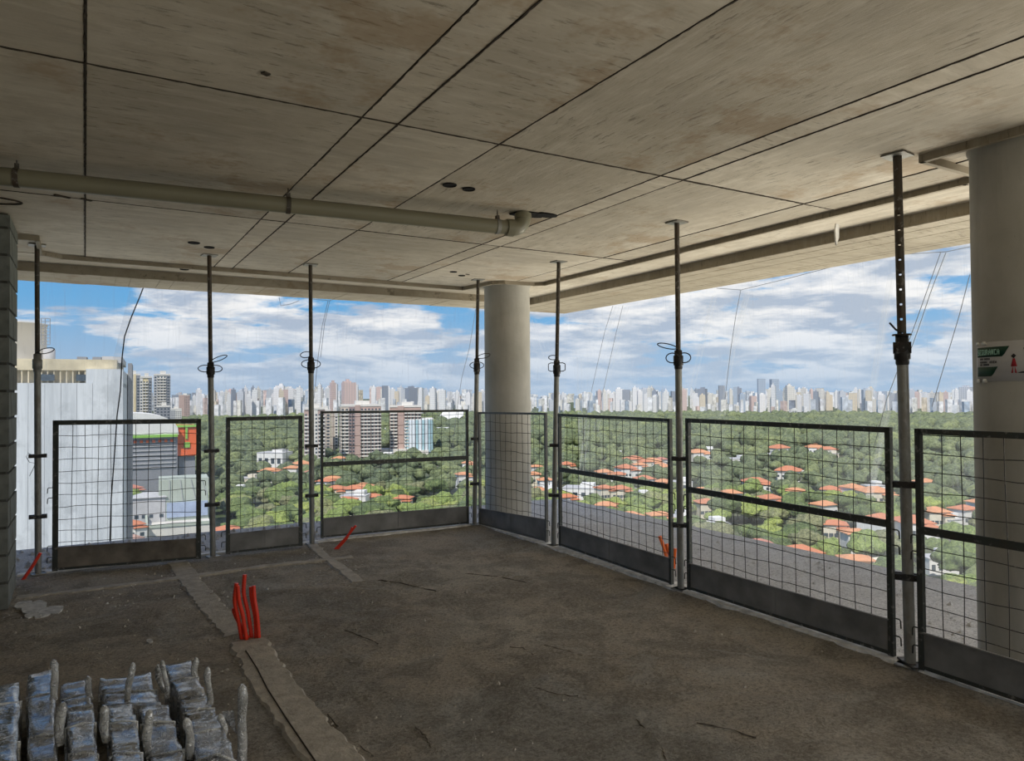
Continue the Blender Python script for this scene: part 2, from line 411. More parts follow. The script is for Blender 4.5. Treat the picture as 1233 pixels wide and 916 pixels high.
for i in range(len(xj)-1):
    for j in range(len(yj)-1):
        wdt = xj[i+1]-xj[i]
        mt = M['ceil_new'] if wdt < .25 else (M['ceil_y'] if (i in (6, 8, 9) and j < 4) else M['ceil_x'])
        y0, y1 = yj[j], yj[j+1]
        panel(xj[i], xj[i+1], y0, y1, mt, .0035 if wdt < .25 else .0045)
for x in xj[3:10]:
    o = strip([(x, -1.0), (x, 8.08)], .010, H+.006, H-.001, .0035, .03).build('ceiling_joint', M['joint'], CE)
for y in yj[2:5]:
    strip([(-3.0, y), (4.79, y)], .013, H+.006, H-.0012, .005, .03).build('ceiling_joint', M['joint'], CE)
# outer ceiling band beyond the perimeter groove
def slabbox(x0, x1, y0, y1, z0, z1, name, mt, par=None):
    m = MB(); m.box((0, 0, 0), (x1-x0, y1-y0, z1-z0)); return m.build(name, mt, par, ((x0+x1)/2, (y0+y1)/2, (z0+z1)/2))
slabbox(XW, 4.80, 8.09, 8.64, H, H+.05, 'ceiling_band', M['ceil_x'], CE)
slabbox(4.80, 5.43, YB, 8.64, H, H+.05, 'ceiling_band', M['ceil_y'], CE)
# drop beam at the slab edge, cast against narrow boards
ZD = 2.812
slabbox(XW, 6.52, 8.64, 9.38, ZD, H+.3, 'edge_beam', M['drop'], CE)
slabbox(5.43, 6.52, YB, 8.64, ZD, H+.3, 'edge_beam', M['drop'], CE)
def boards(axis, a0, a1, b0, b1, wd):
    m = MB(); p = a0; sh = 0
    while p < a1:
        q_ = min(p+wd, a1); z = ZD-.002-random.uniform(0, .004)
        c = ((p+q_)/2, (b0+b1)/2, (z+ZD+.01)/2) if axis == 'x' else ((b0+b1)/2, (p+q_)/2, (z+ZD+.01)/2)
        d = (q_-p-.003, b1-b0, ZD+.01-z) if axis == 'x' else (b1-b0, q_-p-.003, ZD+.01-z)
        m.box(c, d); p = q_
    return m
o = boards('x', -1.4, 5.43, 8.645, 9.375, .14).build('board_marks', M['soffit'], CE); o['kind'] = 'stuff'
def boards_y():
    m = MB(); p = 5.435
    while p < 6.51:
        q_ = min(p+.09, 6.515); z = ZD-.002-random.uniform(0, .004)
        m.box(((p+q_)/2, 4.3, (z+ZD+.01)/2), (q_-p-.003, 10.1, ZD+.01-z)); p = q_
    return m
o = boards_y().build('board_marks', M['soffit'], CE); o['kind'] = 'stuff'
# perimeter rib and groove
rib_path = [(-.50, 7.22), (-.35, 7.22), (-.36, 7.93), (-.20, 8.07), (1.9, 8.09), (4.10, 8.12), (4.20, 7.52), (4.30, 7.42), (4.70, 7.38), (4.80, 7.30), (4.82, 5.0), (4.82, 2.45), (4.80, 2.33), (4.13, 2.33), (4.13, 1.45), (4.8, 1.3), (4.82, -2)]
rb = MB()
for a, c in zip(rib_path[:-1], rib_path[1:]):
    d = (Vector(c)-Vector(a)).normalized()*.015
    rb.bar((a[0]-d.x, a[1]-d.y, H-.018), (c[0]+d.x, c[1]+d.y, H-.018), .03, .045)
rb.build('perimeter_rib', M['drop'], CE)
# oval sleeve impression by the block wall and a few small holes, rust marks, nail plates
ov = MB(); ov.tube([Vector((-.80+.42*math.cos(a)*1.0, 6.02+.13*math.sin(a), H-.003)) for a in [2*PI*i/28 for i in range(28)]], .006, 5, closed=True)
ov.build('ceiling_ridge', M['joint'], CE)
def disc(x, y, r, name='ceiling_hole', z=H-.004, ex=1, par=None):
    m = MB(); m.lathe((0, 0, 0), [(r*.86, .004), (r*.88, 0), (r, -.002), (r*1.04, .006)], 18)
    o = m.build(name, M['hole'], par or CE, (x, y, z)); o.scale = (ex, 1, 1); return o  # solid black disc, the dark of a hole put into its colour
for u, v, r in ((541.5, 222.5, .045), (564.5, 227.5, .042), (233.5, 292, .05), (252, 297.5, .045), (546, 327, .04), (556, 331.5, .04), (222, 324, .045)):
    p = at(u, v, H); disc(p.x, p.y, r)
for u, v, sx_ in ((75, 236, .10), (104, 240, .07), (563, 330, .05), (320, 88, .03)):
    p = at(u, v, H); m = MB(); m.box((0, 0, -.002), (sx_, .025, .008), .5); m.build('spall_mark', M['joint'], CE, (p.x, p.y, H))
# ---- columns
def column(x, y, r, nm):
    m = MB(); m.lathe((0, 0, 0), [(r, 0), (r, 2.5), (r, H+.08-.02), (r+.012, H+.08-.012), (r+.012, H+.08)], 64)
    return tag(m.build('concrete_column', M['column'], None, (x, y, -.08)), nm, 'column')
column(4.575, 7.83, .287, 'round grey concrete column standing at the far corner behind the guard panel')
COL2 = Vector((4.458, 1.922, -.08)); R2 = .29
c2 = column(COL2.x, COL2.y, R2, 'round dark concrete column with a taped safety notice at the right edge')
# ---- block wall stub at the left, block by block
bw = struct(link('wall_left', (lambda m: (m.materials.append(M['mortar']), m)[1])(MB().box((-1.39, 6.79, H/2), (1.79, .71, H)).mesh('wall_left'))))
zc = .0
row = 0
while zc < H-.02:
    hh = min(.19, H-.005-zc)
    # side face towards the room: two blocks deep
    splits = [6.425, 6.80, 7.155] if row % 2 == 0 else [6.425, 6.61, 6.985, 7.155]
    for y0, y1 in zip(splits[:-1], splits[1:]):
        m = MB(); m.box((0, 0, 0), (.15, y1-y0-.01, hh-.01)); m.build('block', M['block'], bw, (-.555+random.uniform(-.002, .002), (y0+y1)/2, zc+hh/2))
    xs_ = [-.635, -1.03, -1.43, -1.83, -2.23] if row % 2 == 0 else [-.635, -.83, -1.23, -1.63, -2.03]
    for x1, x0 in zip(xs_[:-1], xs_[1:]):
        m = MB(); m.box((0, 0, 0), (x1-x0-.01, .15, hh-.01)); m.build('block', M['block'], bw, ((x0+x1)/2, 6.50+random.uniform(-.002, .002), zc+hh/2))
    zc += .20; row += 1
# ---- unseen rest of the room: walls to the left and behind
M['plain'] = simple('plain_concrete_wall', (.32, .31, .28), .9, var=.2, sc_=2)
struct(slabbox(XW-.2, XW, YB-.2, YS, -.3, H, 'wall_far_left', M['plain']))
struct(slabbox(XW, -3.2, YB-.2, YB, -.3, H, 'wall_back', M['plain']))
struct(slabbox(XW, -2.25, 7.0, 7.15, -.004, H, 'wall_side', M['plain']))
struct(slabbox(-1.15, -1.0, YB, 4.6, -.004, H, 'wall_shade_left', M['plain']))  # unseen wall added to keep the left side of the room dark
# ================================================================== GUARD PANELS
PAN = [  # bottom-left, bottom-right (px), top rows, toe top rows, mid bar rows, frame width, frame depth, materials, label
 ((63, 686.6), (242, 671.6), 506, 504, 659.4, 647.5, None, .042, 'frame', 'toe_brown', 'wide dark-framed mesh guard panel with a stained brown toe plate, nearest the block wall'),
 ((272, 666.4), (364, 655.9), 502.3, 500.3, 643, 633.5, None, .036, 'frame', 'toe', 'narrow dark-framed mesh guard panel between the second and third steel props from the left'),
 ((386.2, 647.3), (564.2, 629.7), 494.9, 492.9, 624, 609.3, (559.3, 550.8), .026, 'frame', 'toe', 'mesh guard panel with mid rail left of the far corner column'),
 ((577.6, 630.4), (659, 652), 495.8, 496.9, 611.5, 625.5, None, .022, 'frame_g', 'toe', 'thin-framed mesh guard panel directly in front of the far corner column'),
 ((674.2, 656), (809.9, 702.8), 497.8, 504, 632, 672.4, (565, 586.4), .026, 'frame', 'toe', 'mesh guard panel with mid rail, first one right of the far corner column'),
 ((828.9, 708.3), (1077.4, 789), 503.4, 514.3, 677, 746.7, (589, 631.5), .032, 'frame', 'toe', 'longest mesh guard panel with mid rail and dark grey toe plate, right side'),
 ((1107.7, 803.3), (1233, 846), 515.6, 522, 759.6, 793, (637.6, 660), .030, 'frame', 'toe', 'mesh guard panel with mid rail running past the right column out of the picture'),
]
def guard_panel(i, d):
    bl, br, tl, tr_, ol, orr, mid, fw, fm, tm, lab = d
    A = at(*bl, .025); B = at(*br, .025)
    if i == 6:                                     # runs on beyond the picture
        B = A+(B-A).normalized()*2.0
        zt0 = zt1 = zat(A, tl); zo0 = zo1 = zat(A, ol); zm0 = zm1 = zat(A, mid[0])
    else:
        zt0, zt1 = zat(A, tl), zat(B, tr_); zo0, zo1 = zat(A, ol), zat(B, orr)
        if mid: zm0, zm1 = zat(A, mid[0]), zat(B, mid[1])
    root = empty('guard_panel', A); tag(root, lab, 'guard panel')
    D = B-A; D.z = 0; L = D.length; D /= L
    nrm = Vector((D.y, -D.x, 0))                     # towards the room
    up = lambda s, z0, z1: z0+(z1-z0)*s/L
    P = lambda s, z, o=0: Vector((0, 0, 0))+D*s+nrm*o+Vector((0, 0, z-.025))
    fr = M[fm]; h = fw/2
    def rail(name, a, c, wd=fw, dp=.03, mt=fr): MB().bar(a, c, dp, wd).build(name, mt, root)
    for s, zt in ((h, zt0), (L-h, zt1)):
        m = MB(); m.bar(P(s, .02), P(s, zt), fw, .03, nrm); m.build('frame_post', fr, root)
    rail('top_rail', P(0, zt0-h), P(L, zt1-h))
    rail('bottom_rail', P(fw, .035), P(L-fw, .035), .02)
    if mid:
        m = MB(); a, c = P(fw, zm0, .004), P(L-fw, zm1, .004)
        m.bar(a, c, .03, .036); m.bar(a+Vector((0, 0, .022))+nrm*.012, c+Vector((0, 0, .022))+nrm*.012, .012, .008)
        m.build('mid_rail', fr, root)
    # toe plate with folded lip
    m = MB(); a0, a1, c1, c0 = P(fw*.8, .028, .008), P(L-fw*.8, .028, .008), P(L-fw*.8, zo1, .008), P(fw*.8, zo0, .008)
    t = nrm*-.004
    m.add([a0, a1, c1, c0, a0+t, a1+t, c1+t, c0+t], [(0, 1, 2, 3), (7, 6, 5, 4), (0, 4, 5, 1), (1, 5, 6, 2), (2, 6, 7, 3), (3, 7, 4, 0)])
    m.bar(c0+nrm*.006, c1+nrm*.006, .016, .008)
    for s in (L*.5,): m.bar(P(s, .05, .010), P(s, up(s, zo0, zo1)-.01, .010), .006, .003, nrm)
    m.build('toe_plate', M[tm], root)
    # welded wire mesh
    m = MB(); rr = .0026; k = max(3, round((L-2*fw)/.105)); ph = random.uniform(-.01, .01)
    for j in range(1, k):
        s = fw+(L-2*fw)*j/k+ph; pts = []
        for q in range(7):
            f = q/6; z0 = up(s, zo0, zo1)-.03; z1 = up(s, zt0, zt1)-fw/2
            pts.append(P(s+.004*math.sin(j*3.1+f*5), z0+(z1-z0)*f, -.004+.004*math.sin(j+f*4)))
        m.tube(pts, rr, 5, False)
    z = .115 if i % 2 else .10
    z += .16
    jj = 0
    while z < min(zt0, zt1)-fw:
        pts = [P(fw*.5+(L-fw)*q/16, z+(zt1-zt0)*q/16*.6+.005*math.sin(q*.9+jj*1.7+i)+(.003*random.uniform(-1, 1)), -.009) for q in range(17)]
        m.tube(pts, rr, 5, False); z += .105; jj += 1
    m.build('wire_mesh', M['wire'], root)
    # hooks bent from round bar, welded to the frame posts
    for s, sg, zt in ((0, -1, zt0), (L, 1, zt1)):
        if i == 6 and sg == 1: continue
        for z in ((.75, .66, .24, .14)):
            m = MB(); pts = [P(s, z), P(s+sg*.030, z), P(s+sg*.038, z-.008), P(s+sg*.040, z-.050)]
            m.tube(pts, .004, 6); m.build('hook', M['frame'], root)
    if i in (5, 6):
        for z in (1.08,):
            m = MB(); c = P(L-h if i == 5 else h, z, .018); m.tube([c-nrm*.006, c+nrm*.012], .009, 8); m.build('bolt', M['clamp'], root)
    return root
for i, d in enumerate(PAN): guard_panel(i, d)
# ================================================================== STEEL PROPS
PROPS = [ # base px, top px, collar row, handle, clamps rows, label
 ((46, 691.5), (44.6, 294.8), (426, 444), 'A', (549, 622), 'first adjustable steel prop from the left, beside the block wall'),
 ((256.3, 670.7), (252, 307), (437, 451), 'B', (542.5, 607), 'second adjustable steel prop from the left, between wide and narrow guard panels'),
 ((375.7, 655.3), (373.8, 318.5), (431, 446), 'C', (536.5, 596), 'third adjustable steel prop from the left, beside the panel left of the corner column'),
 ((571.3, 632), (575.7, 336.4), (432, 448), 'D', (528, 582), 'adjustable steel prop standing directly left of the far corner column'),
 ((666.5, 657.4), (672.7, 314.8), (434, 450), 'E', (536, 596), 'adjustable steel prop with a square loop handle, first one right of the corner column'),
 ((819.8, 710), (815, 267.6), (422, 440), 'F', (552, 632), 'adjustable steel prop with round loop handles left of the longest guard panel'),
 ((1096, 802), (1080.4, 186.7), (404, 433), 'G', (583, 694), 'thick steel prop with a perforated upper tube and heavy collar, nearest the right column'),
]
def prop(i, d):
    b_, t_, (c0, c1), kind, cl, lab = d
    A = at(*b_, .0); T = at(*t_, H); root = empty('steel_prop', A); tag(root, lab, 'steel prop')
    T = T-A; ax = T.normalized()
    P = lambda z: T*(z/H)
    zc0, zc1 = zat(A, c1), zat(A, c0)               # collar bottom / top
    big = kind == 'G'
    ro, ri = (.030, .024) if big else (.0265, .0195)
    view = (-(A)).normalized(); view.z = 0; view.normalize(); side = Vector((view.y, -view.x, 0))*-1   # side = photo right
    m = MB(); m.tube([P(.006), P(zc0+.02)], ro, 16); m.build('outer_tube', M['prop_outer'], root)
    if big:
        m = MB(); k = 12; z = zc1-.05; rows = []
        zs = [zc1-.05]
        zh = 1.78
        while zh < 2.55: zs += [zh, zh+.016]; zh += .085
        zs.append(H-.008)
        a0 = math.atan2(view.y, view.x)-PI/k
        vs = [P(zz)+Vector((ri*math.cos(a0+2*PI*j/k), ri*math.sin(a0+2*PI*j/k), 0)) for zz in zs for j in range(k)]
        fs = []
        for r in range(len(zs)-1):
            for j in range(k):
                if r % 2 == 1 and r < len(zs)-2 and j in (0, 6): continue
                fs.append((r*k+j, r*k+(j+1) % k, (r+1)*k+(j+1) % k, (r+1)*k+j))
        m.add(vs, fs, True); m.build('inner_tube', M['prop_inner'], root)
    else:
        m = MB(); m.tube([P(zc1-.05), P(H-.008)], ri, 14); m.build('inner_tube', M['prop_inner'], root)
    rz = random.uniform(-.15, .15)
    m = MB(); m.box((T.x, T.y, H-.004), (.13, .13, .008), rz); m.build('top_plate', M['prop_outer'], root)
    m = MB(); m.box((0, 0, .010), (.13 if big else .11, .13 if big else .11, .008), rz+.1); m.build('base_plate', M['prop_outer'], root)
    # collar nut
    m = MB(); c = P((zc0+zc1)/2); hz = (zc1-zc0)/2
    m.lathe((c.x, c.y, c.z), [(ro+.002, -hz-.03), (ro+.005, -hz-.02), (ro+.005, -hz), (ro+.012, -hz+.004), (ro+.012, hz*.3), (ro+.004, hz*.35), (ro+.004, hz), (ri+.004, hz+.004)], 18)
    m.build('collar', M['prop_outer'] if kind == 'A' else M['clamp'], root)
    up = Vector((0, 0, 1))
    def ellipse(cx, cz, a, e, tilt, nm='loop_handle', r=.0045, sq=False):
        m = MB(); pts = []
        for q in range(20):
            th = 2*PI*q/20; cc, ss = math.cos(th), math.sin(th)
            if sq: mx = max(abs(cc), abs(ss)); cc, ss = cc/mx, ss/mx
            pts.append(P(cz)+side*(cx+a*cc)+up*(e*ss+tilt*cc*a)+view*(.035+.012*math.sin(th)))
        m.tube(pts, r, 6, closed=True); m.build(nm, M['clamp'], root)
    zm = (zc0+zc1)/2
    if kind == 'A': ellipse(.065, zc1+.03, .06, .022, .25)
    if kind == 'B': ellipse(.075, zc1+.04, .072, .020, .40); ellipse(-.045, zm, .065, .032, .0); ellipse(.045, zm, .058, .032, .0)
    if kind == 'C': ellipse(-.05, zc1+.03, .055, .03, .1); ellipse(0, zm+.0, .095, .045, .0)
    if kind == 'D': ellipse(.08, zc1+.03, .075, .025, .2); ellipse(-.0, zm, .082, .04, .0)
    if kind == 'E': ellipse(-.04, zc1+.03, .045, .022, .0); ellipse(0, zm, .085, .042, 0, sq=True)
    if kind == 'F': ellipse(-.085, zc1+.035, .075, .018, -.22); ellipse(-.045, zm, .050, .038, 0); ellipse(.045, zm, .050, .038, 0)
    if kind == 'G':
        m = MB(); m.lathe(tuple(P(zc1)), [(.048, 0), (.052, .004), (.048, .010), (.026, .012)], 18); m.build('collar_ring', M['clamp'], root)
        m = MB(); c = P(zm)
        m.tube([c+view*.03, c+view*.046], .030, 14); m.tube([c+view*.046, c+view*.052], .012, 8); m.build('cam_boss', M['clamp'], root)
        for sg in (-1, 1):
            m = MB(); m.tube([c+side*sg*.028, c+side*sg*.046], .034, 12); m.build('lug', M['clamp'], root)
        m = MB(); m.tube([P(zc1+.012)+view*.03, P(zc1+.035)-side*.03+view*.03, P(zc1+.075)-side*.06+view*.03], .006, 6); m.build('locking_pin', M['clamp'], root)
        m = MB(); m.box((0, -.0, .018), (.17, .06, .012), rz+.9); m.build('foot_bracket', M['prop_inner'], root)
    # panel clamps: flat bar straddling the tube with two bolts
    for r_ in cl:
        z = zat(A, r_); c = P(z)+view*.0
        if i in (0, 1, 2): dr = Vector((1, 0, 0))
        elif i == 3: dr = Vector((.75, -.3, 0)).normalized()
        else: dr = Vector((0, 1, 0)) if i < 6 else side
        if i in (4, 5): dr = side
        hw = .068 if i < 3 else (.06 if i < 6 else .066)
        m = MB(); m.bar(c-dr*hw+view*.030, c+dr*hw+view*.030, .012, .030 if not big else .036)
        m.bar(c-dr*hw-view*.030, c+dr*hw-view*.030, .012, .030)
        for sg in (-1, 1):
            q = c+dr*sg*hw*.72; m.tube([q-view*.045, q+view*.052], .007, 8)
            m.tube([q+view*.036, q+view*.048], .013, 6)
        m.build('clamp', M['clamp'], root)
    if kind == 'A':     # loose tie wire
        z = zat(A, 549); m = MB(); m.tube([P(z)+side*x+up*y+view*.03 for x, y in ((-.02, 0), (-.07, .03), (-.085, .0), (-.06, -.05), (-.02, -.06), (-.03, -.1), (-.06, -.17))], .0025, 5); m.build('tie_wire', M['wire'], root)
    if kind == 'D':
        z = zat(A, 528); m = MB()
        for q in range(4):
            m.tube([P(z)+side*(-.05+.02*q)+up*(.04-.03*(q % 2))+view*.04, P(z)+side*(.045)+up*(-.03-.02*q)+view*.045, P(z-.10)+side*.05+view*.03], .003, 5)
        m.build('tie_wire', M['prop_outer'], root)
for i, d in enumerate(PROPS): prop(i, d)
# ================================================================== DRAIN PIPE
def depth_at(u, v, z): return at(u, v, z)
E0 = at(632, 276, 2.775); S0 = at(10, 213, 2.80)
dirp = (E0-S0).normalized(); S1 = S0-dirp*2.6
pr = empty('drain_pipe', S1); tag(pr, 'pale grey-green plastic drain pipe hung under the ceiling, turning up into a hole', 'pipe')
LP = lambda p: Vector(p)-S1
RP = .052
m = MB(); a = E0-dirp*.10; m.tube([LP(S1), LP(a)], RP, 24); m.build('pipe_run', M['pipe'], pr)
m = MB(); pts = []; rb_ = .085
for q in range(9):
    th = q/8*PI/2; pts.append(LP(a+dirp*rb_*math.sin(th)+Vector((0, 0, rb_*(1-math.cos(th))))))
m.tube(pts, [RP+.006]*9, 20); m.build('elbow', M['pipe'], pr)
top = pts[-1]+Vector((0, 0, .12)); m = MB(); m.tube([pts[-1]-Vector((0, 0, .01)), top], RP-.001, 20); m.build('riser', M['pipe'], pr)
for p0, d_, ln in ((LP(a), -dirp, .05), (pts[-1], Vector((0, 0, 1)), .03)):
    m = MB(); m.tube([p0-d_*.004, p0+d_*ln*.2, p0+d_*ln], [RP+.012, RP+.012, RP+.010], 24); m.build('socket', M['pipe'], pr)
m = MB()
hp = at(640, 258, H)
for k, (dx, dy, s_) in enumerate(((0, 0, 1), (-.09, .03, .7), (.10, -.04, .8))):
    ring = [(hp.x+dx+.105*s_*math.cos(t)*(1+.2*math.sin(3*t+k)), hp.y+dy+.085*s_*math.sin(t)*(1+.2*math.cos(2*t))) for t in [2*PI*j/14 for j in range(14)]]
    m.prism(ring, H-.006-.001*k, H+.01)
m.build('pipe_opening', M['hole'], CE)  # black patches painted as the darkness around the riser
def hanger(u, v):
    # point of the run seen in column u
    lo, hi = 0.0, (E0-S1).length
    for _ in range(40):
        t = (lo+hi)/2; p = S1+dirp*t; q = p-Vector((0, 0, EYE))
        uu = 616.5+F_PX*(q@R3)/(q@F2) if q@F2 > .1 else -999
        if uu < u: lo = t
        else: hi = t
    p = S1+dirp*lo; m = MB()
    m.tube([LP(p-dirp*.014), LP(p+dirp*.014)], RP+.004, 20); pin = m.build('hanger_strap', M['prop_inner'] if u < 500 else M['prop_outer'], pr)
    m = MB(); c = LP(p); m.bar(c+Vector((0, 0, RP)), c+Vector((0, 0, RP+.028)), .03, .022)
    m.tube([c+Vector((0, 0, RP+.02)), Vector((c.x, c.y, H-pr.location.z))], .0045, 6); m.build('hanger_rod', M['prop_inner'], pr)
for u in (20, 347, 599): hanger(u, 0)
# small things fixed to the ceiling beyond the rib
m = MB(); p = at(1007, 262, H); m.add([(0, 0, 0), (.05, .01, 0), (.06, .02, -.10), (.045, .03, -.16), (.02, .02, -.13), (.0, .01, -.05), (0, .012, 0), (.05, .022, 0), (.06, .032, -.10), (.045, .042, -.16), (.02, .032, -.13), (.0, .022, -.05)],
    [(0, 1, 2, 3, 4, 5), (11, 10, 9, 8, 7, 6), (0, 6, 7, 1), (1, 7, 8, 2), (2, 8, 9, 3), (3, 9, 10, 4), (4, 10, 11, 5), (5, 11, 6, 0)])
tag(m.build('torn_tape', M['kerb'], None, (p.x, p.y, H-.045)), 'torn scrap of pale tape hanging from the rib near the perforated prop', 'tape')
# ================================================================== RED CONDUITS
def conduit(P0, pts, r, mt, par=None, name='tube'):
    """corrugated flexible tube through pts"""
    pts = [Vector(p) for p in pts]; path = []
    for i in range(len(pts)-1):
        p0 = pts[max(i-1, 0)]; p1 = pts[i]; p2 = pts[i+1]; p3 = pts[min(i+2, len(pts)-1)]
        for q in range(14):
            t = q/14; path.append(.5*((2*p1)+(p2-p0)*t+(2*p0-5*p1+4*p2-p3)*t*t+(3*p1-p0-3*p2+p3)*t**3))
    path.append(pts[-1]); m = MB(); m.tube(path, [r*(1+.09*(1 if i % 2 else -1)) for i in range(len(path))], 10)
    return m.build(name, mt, par)
base = at(300, 768, 0); root = empty('conduit_bundle', base)
tag(root, 'bundle of red flexible conduits standing up out of the floor by the mortar strip', 'conduit')
vw = (-base).normalized(); rt = Vector((-vw.y, vw.x, 0))
s_ = F_PX/ (base@F2)
for k, c in enumerate([((292, 768), (288, 745), (284, 722), (286, 700)), ((297, 768), (293, 740), (289, 722), (287, 703)), ((303, 768), (299, 740), (294, 715), (295, 693)),
          ((308, 767), (307, 745), (303, 722), (302, 708)), ((311, 766), (309, 742), (306, 722), (305, 706)), ((299, 768), (290, 752), (284, 738), (283, 731))]):
    pts = []
    for j, (u, v) in enumerate(c):
        pts.append(rt*((u-300)/s_)+Vector((0, 0, (768-v)/s_))+vw*(.02*math.sin(k*2.1)+.02*math.cos(k)*j*.4))
    pts[0].z = -.01
    conduit(None, pts, .0128, M['red'], root)
for (u0, v0), (u1, v1), r, mt, lab, nseg in (((27, 698), (45, 668), .014, 'red', 'single short red conduit leaning by the foot of the leftmost prop', 1),
     ((403, 661), (428, 634), .012, 'red', 'pair of thin red conduits leaning in front of the panel left of the corner column', 2)):
    b0 = at(u0, v0, 0); root = empty('leaning_conduit', b0); tag(root, lab, 'conduit'); s_ = F_PX/(b0@F2)
    vw2 = (-b0).normalized(); rt2 = Vector((-vw2.y, vw2.x, 0))
    for q in range(nseg):
        e = rt2*((u1-u0)/s_)+Vector((0, 0, (v0-v1)/s_))
        conduit(None, [rt2*(.02*q)+Vector((0, 0, -.005)), e*.5+rt2*.012*q-Vector((0, 0, .01)), e+rt2*(-.035*q)-Vector((0, 0, .015*q))], r, M[mt], root)
b0 = at(806, 682, -.08)+Vector((.55, .25, 0)); b0 = at(808, 684, -.08); root = empty('conduit_stub', b0); tag(root, 'short orange conduit stubs outside the guard panel beside the round-handled prop', 'conduit'); s_ = F_PX/(b0@F2)
vw2 = (-b0).normalized(); rt2 = Vector((-vw2.y, vw2.x, 0))
for c in (((803, 672), (800, 660), (795, 646)), ((808, 672), (805, 662), (803, 655)), ((811, 684), (812, 670), (813, 660))):
    conduit(None, [rt2*((u-808)/s_)+Vector((0, 0, max(0, (684-v)/s_))) for u, v in c], .017, M['orange'], root)
# ================================================================== FILM-WRAPPED PACKS
def film_mat(name, col, metal=.28, bd=.024):
    m, q, b, o = material(name)
    tc = q.new('ShaderNodeTexCoord').outputs['Object']
    def crease(sv, sc_, dist, wd_):
        nn = q.noise(q.scale(tc, sv), sc_, 3, .6, dist); return q.mapr(q.math('ABSOLUTE', q.math('SUBTRACT', nn, .5)), 0, wd_, 1, 0)
    c1 = crease((1, 3.2, 2), 9.0, 1.2, .035); c2 = crease((2.6, 1, 1.5), 8.0, 1.4, .022); soft = q.noise(q.scale(tc, (1, 2, 1)), 5.0, 3, .6, 1.0)
    wr = q.math('MAXIMUM', c1, q.math('MULTIPLY', c2, .8)); w2 = soft
    dk = q.mix(q.mapr(soft, .4, .6, 0, 1), tuple(c*.30 for c in col), tuple(c*.75 for c in col))
    q.set(b.inputs['Base Color'], q.mix(q.math('MULTIPLY', wr, .9), dk, tuple(min(1, c*1.75) for c in col)))
    b.inputs['Roughness'].default_value = .20; b.inputs['Specular IOR Level'].default_value = .9; b.inputs['Metallic'].default_value = metal
    b.inputs['Coat Weight'].default_value = .6; b.inputs['Coat Roughness'].default_value = .12
    hh = q.math('ADD', wr, q.math('MULTIPLY', w2, .7))
    q.set(b.inputs['Normal'], q.new('ShaderNodeBump', {'Strength': 1.0, 'Distance': bd, 'Height': hh}).outputs[0])
    return m
M['film'] = film_mat('stretch_film_blue_grey', (.68, .70, .73)); M['film2'] = film_mat('stretch_film_grey', (.60, .61, .59), .6)
M['peg'] = film_mat('wrapped_peg', (.88, .88, .83), .1, .005); M['dark'] = simple('dark_pack_body', (.03, .03, .03), .6)
